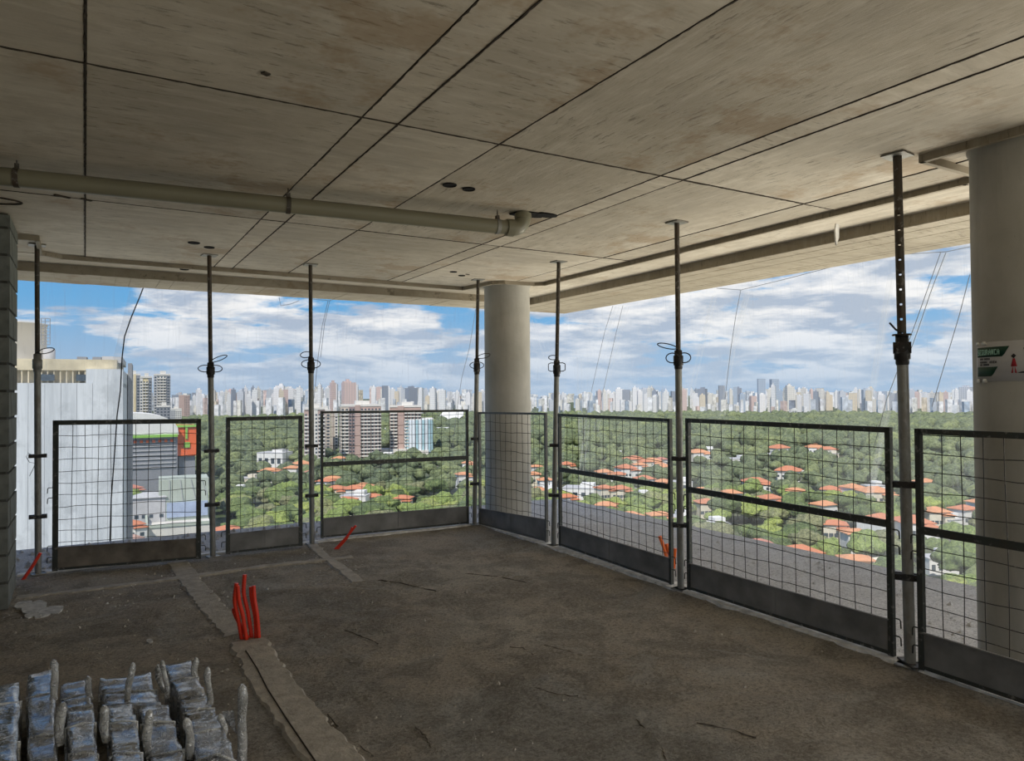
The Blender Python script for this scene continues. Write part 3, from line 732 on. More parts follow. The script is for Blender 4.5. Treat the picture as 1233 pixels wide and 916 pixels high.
def pack(q4, zt, label, mt='film', hgt=None, pegs=(), bands=2):
    """q4: far-left, far-right, near-right, near-left rows of the top face"""
    P = [at(u, v, zt) for u, v in q4]; c = sum(P, Vector())/4
    root = empty('wrapped_pack', (c.x, c.y, 0)); tag(root, label, 'wrapped pack', 'film-wrapped packs on the floor')
    h = hgt or zt; nx, ny, nz = 7, 14, 5; V = []; idx = {}
    def pt(a, bb, cz):
        top = P[3].lerp(P[2], a).lerp(P[0].lerp(P[1], a), bb); x = top-Vector((c.x, c.y, 0)); x.z = .004+(zt-.004)*cz
        ctr = Vector((0, 0, x.z)); ed = max(abs(a-.5), abs(cz-.5)*.9)*2
        nv = Vector((x.x*9+c.x*3, x.y*9+c.y*3, x.z*9)); n_ = noise.fractal(nv, 1, 2, 3)
        rd = 1.0-.05*(1 if (a in (0, 1) and cz in (0, 1)) else 0)
        x.x *= rd; y = x
        if cz > 0: y = x+Vector((n_*.008, n_*.008, n_*.010+.004*math.sin(bb*22+n_*3)))
        return y
    m = MB()
    def grid(f, na, nb):
        vs = [f(i/na, j/nb) for j in range(nb+1) for i in range(na+1)]
        m.add(vs, [(j*(na+1)+i, j*(na+1)+i+1, (j+1)*(na+1)+i+1, (j+1)*(na+1)+i) for j in range(nb) for i in range(na)], True)
    grid(lambda a, bb: pt(a, bb, 1), nx, ny); grid(lambda a, cz: pt(a, 0, cz), nx, nz)
    grid(lambda a, cz: pt(1-a, 1, cz), nx, nz); grid(lambda a, cz: pt(0, 1-a, cz), ny, nz); grid(lambda a, cz: pt(1, a, cz), ny, nz)
    me = m.mesh('film_wrap'); me.materials.append(M[mt]); bm = bmesh.new(); bm.from_mesh(me); bmesh.ops.remove_doubles(bm, verts=bm.verts, dist=.0004); bm.to_mesh(me); bm.free()
    link('film_wrap', me, root)
    for k in range(bands):
        bb = (k+.6)/(bands+.3); m = MB(); tw = random.uniform(-.05, .05)
        ring = [pt(0, bb, .05), pt(0, bb, .98), pt(.5, bb+tw*.5, 1), pt(1, bb+tw, .98), pt(1, bb+tw, .05)]
        ctr = Vector((0, 0, zt*.5)); ring = [p+(p-Vector((0, 0, p.z if i in (0, 4) else zt*.5))).normalized()*.006 for i, p in enumerate(ring)]
        m.tube(ring, .006, 5); m.build('film_band', M['peg'], root)
    for (u0, v0), (u1, v1), r in pegs:
        B = at(u0, v0, zt*.9); s_ = F_PX/(B@F2); vw2 = (-B).normalized(); vw2.z = 0; vw2.normalize(); rt2 = Vector((-vw2.y, vw2.x, 0))
        T = B+rt2*((u1-u0)/s_)+Vector((0, 0, (v0-v1)/s_)); B2 = B+Vector((0, 0, 0))
        o_ = Vector((c.x, c.y, 0)); k = 9; pts = []; rr = []
        for j in range(k):
            f = j/(k-1); p = B2.lerp(T, f)-o_; p += rt2*.005*math.sin(f*5+u0)
            pts.append(p); rr.append(r*(.88+.08*math.sin(f*9+u0)+(.16 if j > 6 else 0))*(1 if j < k-1 else .62))
        pts.append(pts[-1]+Vector((0, 0, r*.4))); rr.append(r*.25)
        m = MB(); m.tube(pts, rr, 9); m.build('wrapped_peg', M['peg'], root)
    return root
pack([(-34, 832), (24, 821), (22, 925), (-60, 925)], .25, 'smooth grey film-wrapped pack cut by the left picture edge', 'film2')
pack([(33, 813), (64, 806), (70, 925), (35, 925)], .23, 'bluish crumpled film-wrapped pack, second from the left edge', 'film', pegs=[((67, 842), (64, 796), .017)])
pack([(71, 826), (104, 817), (113, 850), (79, 856)], .18, 'small film-wrapped pack behind the third column of packs', 'film', pegs=[((110, 842), (105, 815), .015)], bands=1)
pack([(117, 819), (181, 811), (196, 850), (126, 850)], .18, 'wide bluish film-wrapped pack at the back with a leaning peg', 'film', pegs=[((154, 845), (158, 801), .016)], bands=1)
pack([(79, 856), (112, 852), (121, 930), (86, 930)], .25, 'film-wrapped pack in front of the small one, thick peg at its left corner', 'film', pegs=[((72, 896), (73, 849), .020)])
pack([(129, 850), (161, 846), (175, 930), (138, 930)], .25, 'grey film-wrapped pack in the middle of the front row', 'film2', pegs=[((129, 892), (124, 851), .018)])
pack([(167, 851), (203, 848), (226, 930), (186, 930)], .22, 'film-wrapped pack in the front row left of the stepped pack row', 'film', pegs=[((179, 908), (178, 858), .018)])
pack([(198, 801), (229, 797), (247, 831), (214, 837)], .20, 'farthest pack of the stepped row at the right of the pile', 'film', pegs=[((197, 832), (190, 801), .015), ((201, 840), (197, 796), .012), ((235, 818), (235, 794), .017)], bands=1)
pack([(217, 842), (250, 836), (263, 867), (227, 874)], .19, 'middle pack of the stepped row at the right of the pile', 'film2', pegs=[((252, 848), (251, 805), .015)], bands=1)
pack([(227, 868), (264, 860), (290, 930), (240, 930)], .22, 'nearest pack of the stepped row at the right of the pile', 'film', pegs=[((231, 912), (225, 866), .017), ((270, 884), (267, 861), .014)], bands=2)
b0 = at(291, 930, 0.0); root = empty('wrapped_rod', b0); tag(root, 'lone film-wrapped upright rod standing right of the pile of packs', 'wrapped rod')
m = MB(); m.tube([(0, 0, 0), (.003, 0, .12), (0, 0, .22), (.004, 0, .30), (.002, 0, .345), (.002, 0, .36)], [.018, .020, .017, .021, .018, .006], 10); m.build('rod_wrap', M['peg'], root)
m = MB(); m.add([(-.018, 0, .16), (-.05, .01, .20), (-.075, 0, .26), (-.03, .01, .25), (-.018, .006, .165), (-.05, .016, .205), (-.075, .006, .265), (-.03, .016, .255)], [(0, 1, 2, 3), (7, 6, 5, 4), (0, 4, 5, 1), (1, 5, 6, 2), (2, 6, 7, 3), (3, 7, 4, 0)]); m.build('loose_film', M['film'], root)
# ================================================================== SAFETY NOTICE on the right column
M['paper'] = simple('white_notice_sheet', (.50, .49, .49), .5, var=.04, sc_=4, spec=.3)
M['green'] = simple('dark_green_print', (.006, .045, .025), .5); M['black'] = simple('black_print', (.02, .02, .02), .6)
M['redp'] = simple('red_print', (.35, .02, .03), .6); M['lt'] = simple('pale_green_lettering', (.35, .60, .48), .6)
M['tape'] = simple('clear_tape', (.70, .68, .62), .25, var=.2, sc_=20, spec=.6)
d1 = ray(1173.5, 435); a_dir = math.atan2(d1.y, d1.x)
def col_hit(u, v):
    d = ray(u, v); o2 = Vector((0, 0)); dd = Vector((d.x, d.y)); c = Vector((COL2.x, COL2.y)); A_ = dd@dd; B_ = -2*(dd@c); C_ = c@c-(R2+.001)**2
    disc_ = max(0, B_*B_-4*A_*C_); t = (-B_-math.sqrt(disc_))/(2*A_); p = dd*t
    return math.atan2(p.y-c.y, p.x-c.x), EYE+d.z*t
th0, z_t = col_hit(1174, 413); _, z_b = col_hit(1174, 460)
_, zt2 = col_hit(1215, 410.5); _, zb2 = col_hit(1215, 458.5)
ztop, zbot = (z_t+zt2)/2, (z_b+zb2)/2; SH = ztop-zbot; SW = .34
root = empty('safety_notice', (COL2.x, COL2.y, 0)); tag(root, 'white safety notice with green banners taped round the right column', 'sign')
def onc(s, t, off):        # s: metres to the right along the sheet, t: 0 bottom .. 1 top
    a = th0+.08+1.08*s/R2; return Vector(((R2+off)*math.cos(a), (R2+off)*math.sin(a), zbot+t*SH))
def wrap(poly, off, thick, mt, name, par):
    """polygon in sheet coordinates, cut in narrow strips so that it follows the curve"""
    m = MB(); xs_ = [p[0] for p in poly]; x0, x1 = min(xs_), max(xs_); k = max(1, int((x1-x0)/.012)+1)
    def span(x):
        ys_ = []
        for (ax, ay), (bx, by) in zip(poly, poly[1:]+poly[:1]):
            if (ax-x)*(bx-x) <= 0 and ax != bx: ys_.append(ay+(by-ay)*(x-ax)/(bx-ax))
        return (min(ys_), max(ys_)) if ys_ else (0, 0)
    rows = []
    for i in range(k+1):
        x = x0+(x1-x0)*(i/k*.9998+.0001); lo, hi = span(x); rows += [onc(x, lo, off), onc(x, hi, off), onc(x, lo, off-thick), onc(x, hi, off-thick)]
    fs = []
    for i in range(k):
        b_ = 4*i; fs += [(b_, b_+4, b_+5, b_+1), (b_+1, b_+5, b_+7, b_+3), (b_+4, b_, b_+2, b_+6)]
    fs += [(0, 1, 3, 2), (4*k+1, 4*k, 4*k+2, 4*k+3)]
    m.add(rows, fs, True); return m.build(name, mt, par)
wrap([(0, 0), (SW, 0), (SW, 1), (0, 1)], .003, .002, M['paper'], 'sheet', root)
wrap([(.010, .62), (.165, .62), (.195, .87), (.010, .87)], .0042, .001, M['green'], 'green_banner', root)
wrap([(.010, .13), (.110, .13), (.140, .37), (.010, .37)], .0042, .001, M['green'], 'green_banner', root)
GL = {'S': ['111', '100', '111', '001', '111'], 'E': ['111', '100', '110', '100', '111'], 'G': ['111', '100', '101', '101', '111'], 'U': ['101', '101', '101', '101', '111'],
      'R': ['110', '101', '110', '101', '101'], 'A': ['010', '101', '111', '101', '101'], 'N': ['101', '111', '111', '111', '101'], 'C': ['111', '100', '100', '100', '111']}
def word(txt, x, t, w_, h_, mt, nm):
    m = MB(); cw = w_/len(txt)
    for k, ch in enumerate(txt):
        if ch not in GL: continue
        for r_, line in enumerate(GL[ch]):
            for c_, bit in enumerate(line):
                if bit == '1':
                    x0 = x+k*cw+c_*cw*.27; t1 = t+h_*(5-r_)/5; t0 = t1-h_/5
                    vs = [onc(x0, t0, .0052), onc(x0+cw*.28, t0, .0052), onc(x0+cw*.28, t1, .0052), onc(x0, t1, .0052)]
                    m.add(vs, [(0, 1, 2, 3)])
    return m.build(nm, mt, root)
word('SEGURANCA', .018, .67, .135, .14, M['lt'], 'banner_lettering')
m = MB()
for x, t, w_ in ((.034, .545, .026), (.063, .545, .040), (.034, .465, .05), (.034, .400, .02), (.058, .400, .04)):
    for k in range(int(w_/.006)):
        vs = [onc(x+k*.0062, t, .0046), onc(x+k*.0062+.0046, t, .0046), onc(x+k*.0062+.0046, t+.05, .0046), onc(x+k*.0062, t+.05, .0046)]; m.add(vs, [(0, 1, 2, 3)])
m.build('small_print', M['black'], root)
word('AREA', .098, .455, .040, .065, M['black'], 'small_lettering')
def blob(cx, t, rw, rt_, mt, nm):
    pts = [(cx+rw*math.cos(a), t+rt_*math.sin(a)) for a in [2*PI*i/12+.1 for i in range(12)]]; return wrap(pts, .0046, .001, mt, nm, root)
blob(.212, .62, .011, .06, M['black'], 'figure_print'); wrap([(.200, .36), (.226, .36), (.222, .56), (.204, .56)], .0047, .001, M['redp'], 'figure_print', root)
wrap([(.201, .20), (.209, .20), (.209, .37), (.203, .37)], .0047, .001, M['redp'], 'figure_print', root); wrap([(.217, .20), (.225, .20), (.223, .37), (.217, .37)], .0047, .001, M['redp'], 'figure_print', root)
blob(.262, .80, .011, .05, M['black'], 'crest_print'); blob(.262, .70, .008, .03, M['black'], 'crest_print')
wrap([(.22, .195), (.27, .195), (.265, .21), (.245, .24), (.235, .21)], .0047, .001, M['black'], 'signature_print', root)
for x0 in (.0, .050):
    wrap([(x0-.004, -.03), (x0+.036, -.03), (x0+.034, .07), (x0-.002, .07)], .0056, .0008, M['tape'], 'tape_strip', root)
    wrap([(x0-.004, .93), (x0+.036, .93), (x0+.034, 1.02), (x0-.002, 1.02)], .0056, .0008, M['tape'], 'tape_strip', root)
# ================================================================== SAFETY NET outside the slab edge
def net_mat(name='fine_safety_net', basef=.10, dark=False):  # net opacity raised to carry the distance haze as well
    m = bpy.data.materials.new(name); m.use_nodes = True; q = N(m.node_tree); q.n.clear()
    tc = q.new('ShaderNodeTexCoord').outputs['Object']
    st = q.noise(q.scale(tc, (9, 9, .25)), 2.2, 3, .6, .5); big = q.noise(q.scale(tc, (1.2, 1.2, .3)), 1.0, 3, .5, .6)
    f = q.math('ADD', q.mapr(st, .60, .68, 0, .07), q.mapr(big, .35, .7, basef*.4, basef*1.8))
    f = q.math('ADD', f, q.mapr(q.noise(q.scale(tc, (40, 40, .5)), 1.0, 2, .5), .6, .66, 0, .05))
    col = (.25, .25, .26) if dark else (.75, .78, .82)
    d = q.new('ShaderNodeBsdfDiffuse', {0: (*col, 1)}); t2 = q.new('ShaderNodeBsdfTranslucent', {0: (*col, 1)})
    mx = q.new('ShaderNodeMixShader', {0: .6}); q.l.new(d.outputs[0], mx.inputs[1]); q.l.new(t2.outputs[0], mx.inputs[2])
    tr_ = q.new('ShaderNodeBsdfTransparent'); m2 = q.new('ShaderNodeMixShader', {0: f})
    q.l.new(tr_.outputs[0], m2.inputs[1]); q.l.new(mx.outputs[0], m2.inputs[2]); q.l.new(m2.outputs[0], q.new('ShaderNodeOutputMaterial').inputs[0])
    return m
M['net'] = net_mat(); M['netfold'] = net_mat('net_fold', .16); M['rope'] = simple('dark_rope', (.08, .08, .085), .8); M['rope2'] = simple('grey_net_cord', (.34, .36, .39), .8)
def net_sheet(P0, P1, nrm, z0, z1, nx=60, nz=30):
    P0, P1 = Vector(P0), Vector(P1); V = []
    for j in range(nz+1):
        z = z1+(z0-z1)*j/nz
        for i in range(nx+1):
            s = i/nx; p = P0.lerp(P1, s); a = min(1, j/nz*2.5)
            off = .06*math.sin(s*23+1.5*math.sin(z*.6))*a+.10*math.sin(s*9+z*.4)*a+.25*math.sin(min(1, j/nz)*PI)
            sag = .02*abs(math.sin(s*PI*5))*(1-a)
            V.append((p.x+nrm[0]*off, p.y+nrm[1]*off, z-sag))
    F = [(j*(nx+1)+i, j*(nx+1)+i+1, (j+1)*(nx+1)+i+1, (j+1)*(nx+1)+i) for j in range(nz) for i in range(nx)]
    return V, F
for (a, c, nr, lab) in (((-4.5, 9.46), (6.66, 9.46), (0, 1), 'fine translucent safety net hung outside the left open side'), ((6.66, 9.46), (6.66, -4.5), (1, 0), 'fine translucent safety net hung outside the right open side')):
    V, F = net_sheet(a, c, nr, -7.0, 2.85)
    root = link('safety_net', np_mesh('safety_net', V, F, M['net'])); tag(root, lab, 'safety net')
    left = nr == (0, 1)
    # ropes and gathered folds
    def plane_pt(u, v, off=.02):
        d = ray(u, v)
        t = ((9.46+off)/d.y) if left else ((6.66+off)/d.x)
        return Vector((d.x*t, d.y*t, EYE+d.z*t))
    ropes = ([[(173, 345), (168, 358), (158, 382), (150, 405), (147, 430), (145, 470), (141, 500), (138, 545), (134, 600), (132, 660)], [(395, 362), (388, 392), (383, 430), (378, 480)], [(397, 362), (391, 388), (386, 430)], [(573, 372), (565, 420), (556, 455), (549, 500), (545, 540)], [(336, 358), (338, 368), (350, 366), (360, 362)], [(374, 360), (397, 362), (402, 360)]] if left else
             [[(738, 368), (728, 400), (719, 440), (708, 490), (700, 540)], [(750, 368), (742, 400), (733, 440), (722, 490)], [(892, 349), (886, 380), (880, 420), (873, 480)], [(1133, 303), (1118, 345), (1102, 390), (1085, 435), (1068, 480), (1052, 540)], [(1139, 304), (1122, 348), (1106, 395), (1090, 440)],
              [(863, 347), (892, 349), (950, 335), (1014, 318), (1090, 306), (1140, 303), (1168, 297)], [(1168, 330), (1155, 380), (1140, 430), (1122, 490)]])
    for k, rp in enumerate(ropes):
        m = MB(); thin = .007 if (left and k in (0,)) else .0032
        m.tube([plane_pt(u, v) for u, v in rp], thin, 5); m.build('rope', M['rope'] if thin > .005 else M['rope2'], root)
    folds = ([[(160, 350), (140, 430), (138, 560)]] if left else [[(741, 368), (722, 430), (706, 500), (695, 590)], [(752, 370), (736, 430), (715, 520)], [(898, 352), (880, 420), (868, 500)], [(858, 356), (842, 420), (828, 480)], [(1072, 330), (1060, 400), (1047, 480)], [(1137, 305), (1100, 400), (1070, 480), (1045, 600)], [(695, 430), (696, 480), (697, 520)], [(640, 385), (655, 430), (672, 480)]])
    for rp in folds:
        m = MB()
        for k in range(2):
            pts = [plane_pt(u+k*5, v, .03+.03*k) for u, v in rp]; ex = Vector((1, 0, 0)) if left else Vector((0, 1, 0))
            L_ = [p-ex*(.035-.022*k)*(1-.5*i/len(pts)) for i, p in enumerate(pts)]; R_ = [p+ex*.02+Vector((.012, .012, 0)) for p in pts]
            m.add(L_+R_, [(i, i+1, len(pts)+i+1, len(pts)+i) for i in range(len(pts)-1)], True)
        m.build('net_fold', M['netfold'], root)
# ================================================================== THE GROUND BELOW
GZ = -55.0
def ground_mat():
    m, q, b, o = material('park_ground')
    tc = q.new('ShaderNodeTexCoord').outputs['Object']
    c = q.ramp(q.noise(tc, .02, 6, .65), [(.35, (.035, .06, .02)), (.5, (.07, .10, .035)), (.62, (.14, .14, .10)), (.75, (.28, .27, .24))])
    q.set(b.inputs['Base Color'], c); b.inputs['Roughness'].default_value = .95; return m
m = MB(); m.add([(-9000, -9000, GZ), (9000, -9000, GZ), (9000, 9000, GZ), (-9000, 9000, GZ)], [(0, 1, 2, 3)])
g = m.build('ground', ground_mat()); struct(g)
def leaf_mat(name, stops, sc_, bumpd=1.2):
    m, q, b, o = material(name)
    tc = q.new('ShaderNodeTexCoord').outputs['Object']
    if sc_ is None:
        oi = q.new('ShaderNodeObjectInfo').outputs['Random']; f = q.math('ADD', q.math('MULTIPLY', oi, .75), q.math('MULTIPLY', q.noise(tc, 3.0, 4, .7), .30))
        fine = q.noise(tc, 7.0, 5, .8)
    else:
        f = q.noise(tc, sc_, 5, .75); fine = q.noise(tc, .45, 5, .8)
    c = q.ramp(f, stops)
    c = q.mix(q.mapr(fine, .42, .54, .65, 0), c, (.045, .065, .025)); c = q.mix(q.mapr(fine, .54, .66, 0, .5), c, (.36, .40, .17))
    q.set(b.inputs['Base Color'], c); b.inputs['Roughness'].default_value = .75; b.inputs['Specular IOR Level'].default_value = .2
    q.set(b.inputs['Normal'], q.new('ShaderNodeBump', {'Strength': .9, 'Distance': .35 if sc_ is None else bumpd, 'Height': fine}).outputs[0])
    return m
GR = [(.22, (.11, .15, .06)), (.42, (.18, .24, .075)), (.55, (.26, .34, .09)), (.68, (.38, .44, .10)), (.8, (.25, .25, .13))]
M['leaf'] = leaf_mat('tree_foliage', GR, None)
M['leaf_far'] = leaf_mat('forest_foliage', [(.30, (.13, .165, .105)), (.48, (.18, .22, .115)), (.58, (.25, .29, .13)), (.72, (.34, .38, .14))], .018)  # greyed greens, distance haze put into the foliage colour
M['bark'] = simple('bark', (.12, .09, .065), .9, var=.3)
# crowns
def ico(sub):
    bm = bmesh.new(); bmesh.ops.create_icosphere(bm, subdivisions=sub, radius=1); bm.verts.ensure_lookup_table()
    V = np.array([v.co[:] for v in bm.verts]); F = np.array([[v.index for v in f.verts] for f in bm.faces]); bm.free(); return V, F
def crown_mesh(seed, sub=4):
    V, F = ico(sub); out = []
    lob = [Vector((random.uniform(-.5, .5), random.uniform(-.5, .5), random.uniform(-.1, .45))) for _ in range(7)]
    for v in V:
        p = Vector(v)
        r = .62
        for l in lob:
            dd = p.dot(l.normalized()); r = max(r, .60+.42*max(0, dd)**5*(.6+l.length))
        r += .16*noise.fractal(p*2.6+Vector((seed*7, 0, 0)), 1, 2, 2)+.10*noise.fractal(p*8+Vector((seed, 3, 0)), 1, 2, 2)
        q = p*r
        q.z = q.z*.80 if q.z > 0 else q.z*.55
        out.append(q[:])
    me = np_mesh('crown', out, F, M['leaf']); return me
CR = [crown_mesh(k) for k in range(5)]
tm = MB(); tm.tube([(0, 0, -1.5), (.02, 0, -.9), (0, .02, -.3)], [.07, .055, .05], 7); TR = tm.mesh('trunk'); TR.materials.append(M['bark'])
ANG0, ANG1 = -160, 1390
def u_of(P):
    q = Vector((P[0], P[1], P[2]-EYE)); dz = q@F2
    return (616.5+F_PX*(q@R3)/dz, 458-F_PX*(q@U3)/dz) if dz > .1 else (-9999, 0)
blocked = []     # (x, y, radius) kept free of trees
def free(x, y, r=0):
    for bx, by, br in blocked:
        if (bx-x)**2+(by-y)**2 < (br+r)**2: return False
    return True
# ------------------------------------------------------------------ houses
def roof_mat(name, col):
    m, q, b, o = material(name); tc = q.new('ShaderNodeTexCoord').outputs['Object']
    f = q.noise(tc, .5, 5, .7); wv = q.new('ShaderNodeTexWave', {'Vector': tc, 'Scale': 3.0, 'Distortion': 1.0}).outputs[0]
    c = q.ramp(f, [(.3, tuple(x*.75 for x in col)), (.6, col), (.75, tuple(min(1, x*1.25) for x in col))])
    c = q.mix(q.mapr(wv, .0, .4, .22, 0), c, tuple(x*.4 for x in col))
    q.set(b.inputs['Base Color'], c); b.inputs['Roughness'].default_value = .85; return m
ROOFS = [roof_mat('terracotta_tiles', (.66, .25, .13)), roof_mat('orange_tiles', (.74, .34, .17)), roof_mat('faded_red_tiles', (.58, .24, .17)), roof_mat('pinkish_tiles', (.56, .36, .29))]
M['white'] = simple('white_render', (.80, .79, .75), .8, var=.06, sc_=.5); M['cream'] = simple('cream_render', (.72, .66, .52), .8, var=.08, sc_=.5)
M['grey'] = simple('grey_render', (.50, .50, .50), .8, var=.1, sc_=.4); M['pane'] = simple('dark_window_glass', (.06, .08, .10), .15, var=.2, spec=.6)
M['palegreen'] = simple('pale_green_render', (.47, .52, .44), .8, var=.08, sc_=.2)
def house(loc, w_, d_, h_, rz, rm, wm, label, group=None, wing=True, solar=False):
    root = empty('house', loc, rz); tag(root, label, 'house', group)
    m = MB(); m.box((0, 0, h_/2), (w_, d_, h_))
    if wing: m.box((w_*.35, -d_*.45, h_*.42), (w_*.45, d_*.5, h_*.84))
    m.build('wall', wm, root)
    def hip(cx, cy, z, W, D, rh, name='roof'):
        m = MB(); a, b_ = W/2, D/2; r = max(.5, a-b_*.9) if W > D else .5; rr = (r, 0) if W >= D else (0, max(.5, b_-a*.9))
        e = .25
        m.add([(cx-a, cy-b_, z), (cx+a, cy-b_, z), (cx+a, cy+b_, z), (cx-a, cy+b_, z), (cx-a, cy-b_, z+e), (cx+a, cy-b_, z+e), (cx+a, cy+b_, z+e), (cx-a, cy+b_, z+e), (cx-rr[0], cy-rr[1], z+rh), (cx+rr[0], cy+rr[1], z+rh)],
              [(3, 2, 1, 0), (0, 1, 5, 4), (1, 2, 6, 5), (2, 3, 7, 6), (3, 0, 4, 7)]+([(4, 5, 9, 8), (5, 6, 9), (6, 7, 8, 9), (7, 4, 8)] if W >= D else [(4, 5, 8), (5, 6, 9, 8), (6, 7, 9), (7, 4, 8, 9)]))
        return m.build(name, rm, root)
    hip(0, 0, h_, w_+1.4, d_+1.4, min(w_, d_)*.24)
    if wing: hip(w_*.35, -d_*.45, h_*.84, w_*.45+1.2, d_*.5+1.2, min(w_*.45, d_*.5)*.26)
    for sx_ in (-.38, -.16, .06, .38):
        m = MB(); yy = -d_/2 if sx_ < .1 else (-d_*.7 if wing else -d_/2)
        m.box((sx_*w_, yy-.02, h_*.5), (1.5, .14, 1.4)); m.build('window', M['pane'], root)
    if solar:
        for k in range(5):
            m = MB(); m.box((-w_*.32+k*w_*.15, -d_*.30, h_+.9+.0), (w_*.12, d_*.34, .12), 0, Matrix.Rotation(.0, 4, 'X')); m.build('solar_panel', M['pane'], root)
    return root
HG = 'orange-roofed houses among the trees'
HPX = []
def add_px(ox, oy, s, lst):
    for x, y, w_ in lst: HPX.append((ox+x/s, oy+y/s, w_/s))
add_px(820, 480, 2.4746, [(50, 155, 60), (290, 142, 60), (400, 140, 50), (435, 146, 50), (320, 207, 70), (222, 240, 75), (60, 265, 50), (145, 272, 60), (265, 287, 60), (340, 266, 30), (425, 306, 60), (445, 262, 50), (510, 256, 50), (575, 268, 80), (520, 388, 60), (590, 350, 95), (690, 355, 85), (230, 422, 85), (350, 442, 105), (455, 362, 45), (520, 464, 50), (725, 240, 50), (755, 325, 60), (840, 318, 50), (75, 300, 50), (985, 250, 60), (1050, 330, 60), (900, 300, 60), (1000, 420, 80)])
add_px(560, 460, 3.5214, [(430, 340, 60), (715, 318, 80), (790, 328, 90), (680, 355, 80), (760, 400, 80), (840, 412, 60), (590, 372, 70), (650, 382, 50), (590, 438, 60), (660, 440, 50), (310, 448, 80), (430, 474, 70), (600, 508, 90), (700, 550, 45), (820, 548, 75), (300, 350, 40), (290, 382, 40), (740, 342, 60), (845, 350, 60), (830, 320, 50), (340, 405, 50), (760, 330, 40)])
add_px(250, 460, 3.523, [(265, 368, 85), (400, 338, 70), (430, 378, 60), (530, 398, 50), (545, 440, 45), (660, 433, 85), (590, 488, 55), (700, 474, 65), (560, 316, 40), (828, 480, 25), (1105, 335, 30), (80, 612, 70), (1085, 382, 35), (360, 356, 60), (500, 410, 40), (620, 440, 50)])
for k, (u, v, wpx) in enumerate(HPX):
    h_ = 6.0+2.2*random.random(); P = at(u, v, GZ+h_+1.2); dist = math.hypot(P.x, P.y); W = max(9, wpx*dist/F_PX*1.0)
    D = W*random.uniform(.62, .85); lab, grp = 'orange-roofed low house among the trees below the tower', HG
    if abs(u-987.6) < 40 and abs(v-658) < 4 and wpx > 40: lab, grp = 'long orange-roofed house just beyond the balcony edge, seen through the longest guard panel', None
    if abs(u-(820+222/2.4746)) < 1: lab, grp = 'orange house with a pointed hip roof in the middle of the tree belt', None
    house((P.x, P.y, GZ), W*.9, D, h_, -YAW+random.uniform(-.5, .5), random.choice(ROOFS[:3]+ROOFS[:2]), random.choice([M['white'], M['white'], M['cream']]), lab, grp, wing=random.random() < .7)
    blocked.append((P.x, P.y, W*.52))
    # keep the line of sight to the roof clear
    dn = Vector((P.x, P.y)).normalized()
    for s_ in (.6, 1.0, 1.35): blocked.append((P.x-dn.x*W*s_, P.y-dn.y*W*s_, W*.42))
P = at(1058, 675, GZ+6); house((P.x, P.y, GZ), 13, 9, 5, -YAW+.3, M['cream'], M['cream'], 'cream house with dark solar panels on its roof near the thick prop', None, wing=False, solar=True); blocked.append((P.x, P.y, 13))
# white and grey flat-roofed houses
def flat_house(u, v, wpx, hgt, label, grp=None, mt='white'):
    P = at(u, v, GZ); dist = math.hypot(P.x, P.y); W = wpx*dist/F_PX; root = empty('flat_roofed_house', (P.x, P.y, GZ), -YAW+random.uniform(-.3, .3)); tag(root, label, 'house', grp)
    D = W*.7; m = MB(); m.box((0, 0, hgt/2), (W, D, hgt)); m.box((W*.2, .5, hgt+1.2), (W*.4, D*.6, 2.4)); m.build('wall', M[mt], root)
    m = MB(); m.box((0, 0, hgt+.2), (W+.5, D+.5, .35)); m.build('roof_edge', M['grey'], root)
    for k in range(4):
        m = MB(); m.box((W*(-.36+.24*k), -D/2-.03, hgt*.5), (W*.13, .12, hgt*.35)); m.build('window', M['pane'], root)
    blocked.append((P.x, P.y, W*.62)); dn = Vector((P.x, P.y)).normalized(); blocked.append((P.x-dn.x*W*.9, P.y-dn.y*W*.9, W*.45))
for u, v, wp, hg, mt in ((890, 558, 26, 4, 'white'), (930, 552, 22, 4, 'grey'), (850, 546, 20, 4, 'white'), (1052, 598, 20, 6, 'white'), (700, 600, 40, 6, 'white'), (770, 608, 26, 5, 'white'), (815, 636, 30, 5, 'white'), (858, 642, 34, 4, 'white'), (428, 616, 30, 8, 'white'), (300, 585, 22, 5, 'cream'), (285, 600, 20, 5, 'white'), (330, 604, 14, 5, 'cream'), (1020, 700, 46, 4, 'grey'), (1130, 690, 30, 5, 'white'), (1145, 640, 18, 5, 'white'), (480, 546, 22, 5, 'cream'), (462, 555, 26, 5, 'white'), (440, 600, 20, 4, 'white'), (742, 553, 16, 5, 'white'), (690, 547, 14, 5, 'white'), (1030, 505, 12, 8, 'white'), (955, 498, 7, 12, 'white'), (1000, 512, 9, 6, 'white'), (1060, 510, 9, 7, 'cream'), (1090, 513, 8, 7, 'white'), (820, 590, 24, 5, 'white'), (1000, 553, 14, 5, 'cream'), (965, 567, 14, 5, 'white'), (655, 600, 30, 5, 'white')):
    flat_house(u, v, wp, hg, 'low white flat-roofed house between tree crowns', 'flat-roofed houses among the trees', mt)
flat_house(331, 563, 32, 12, 'white three-storey house with dark window bays seen through the narrow guard panel')
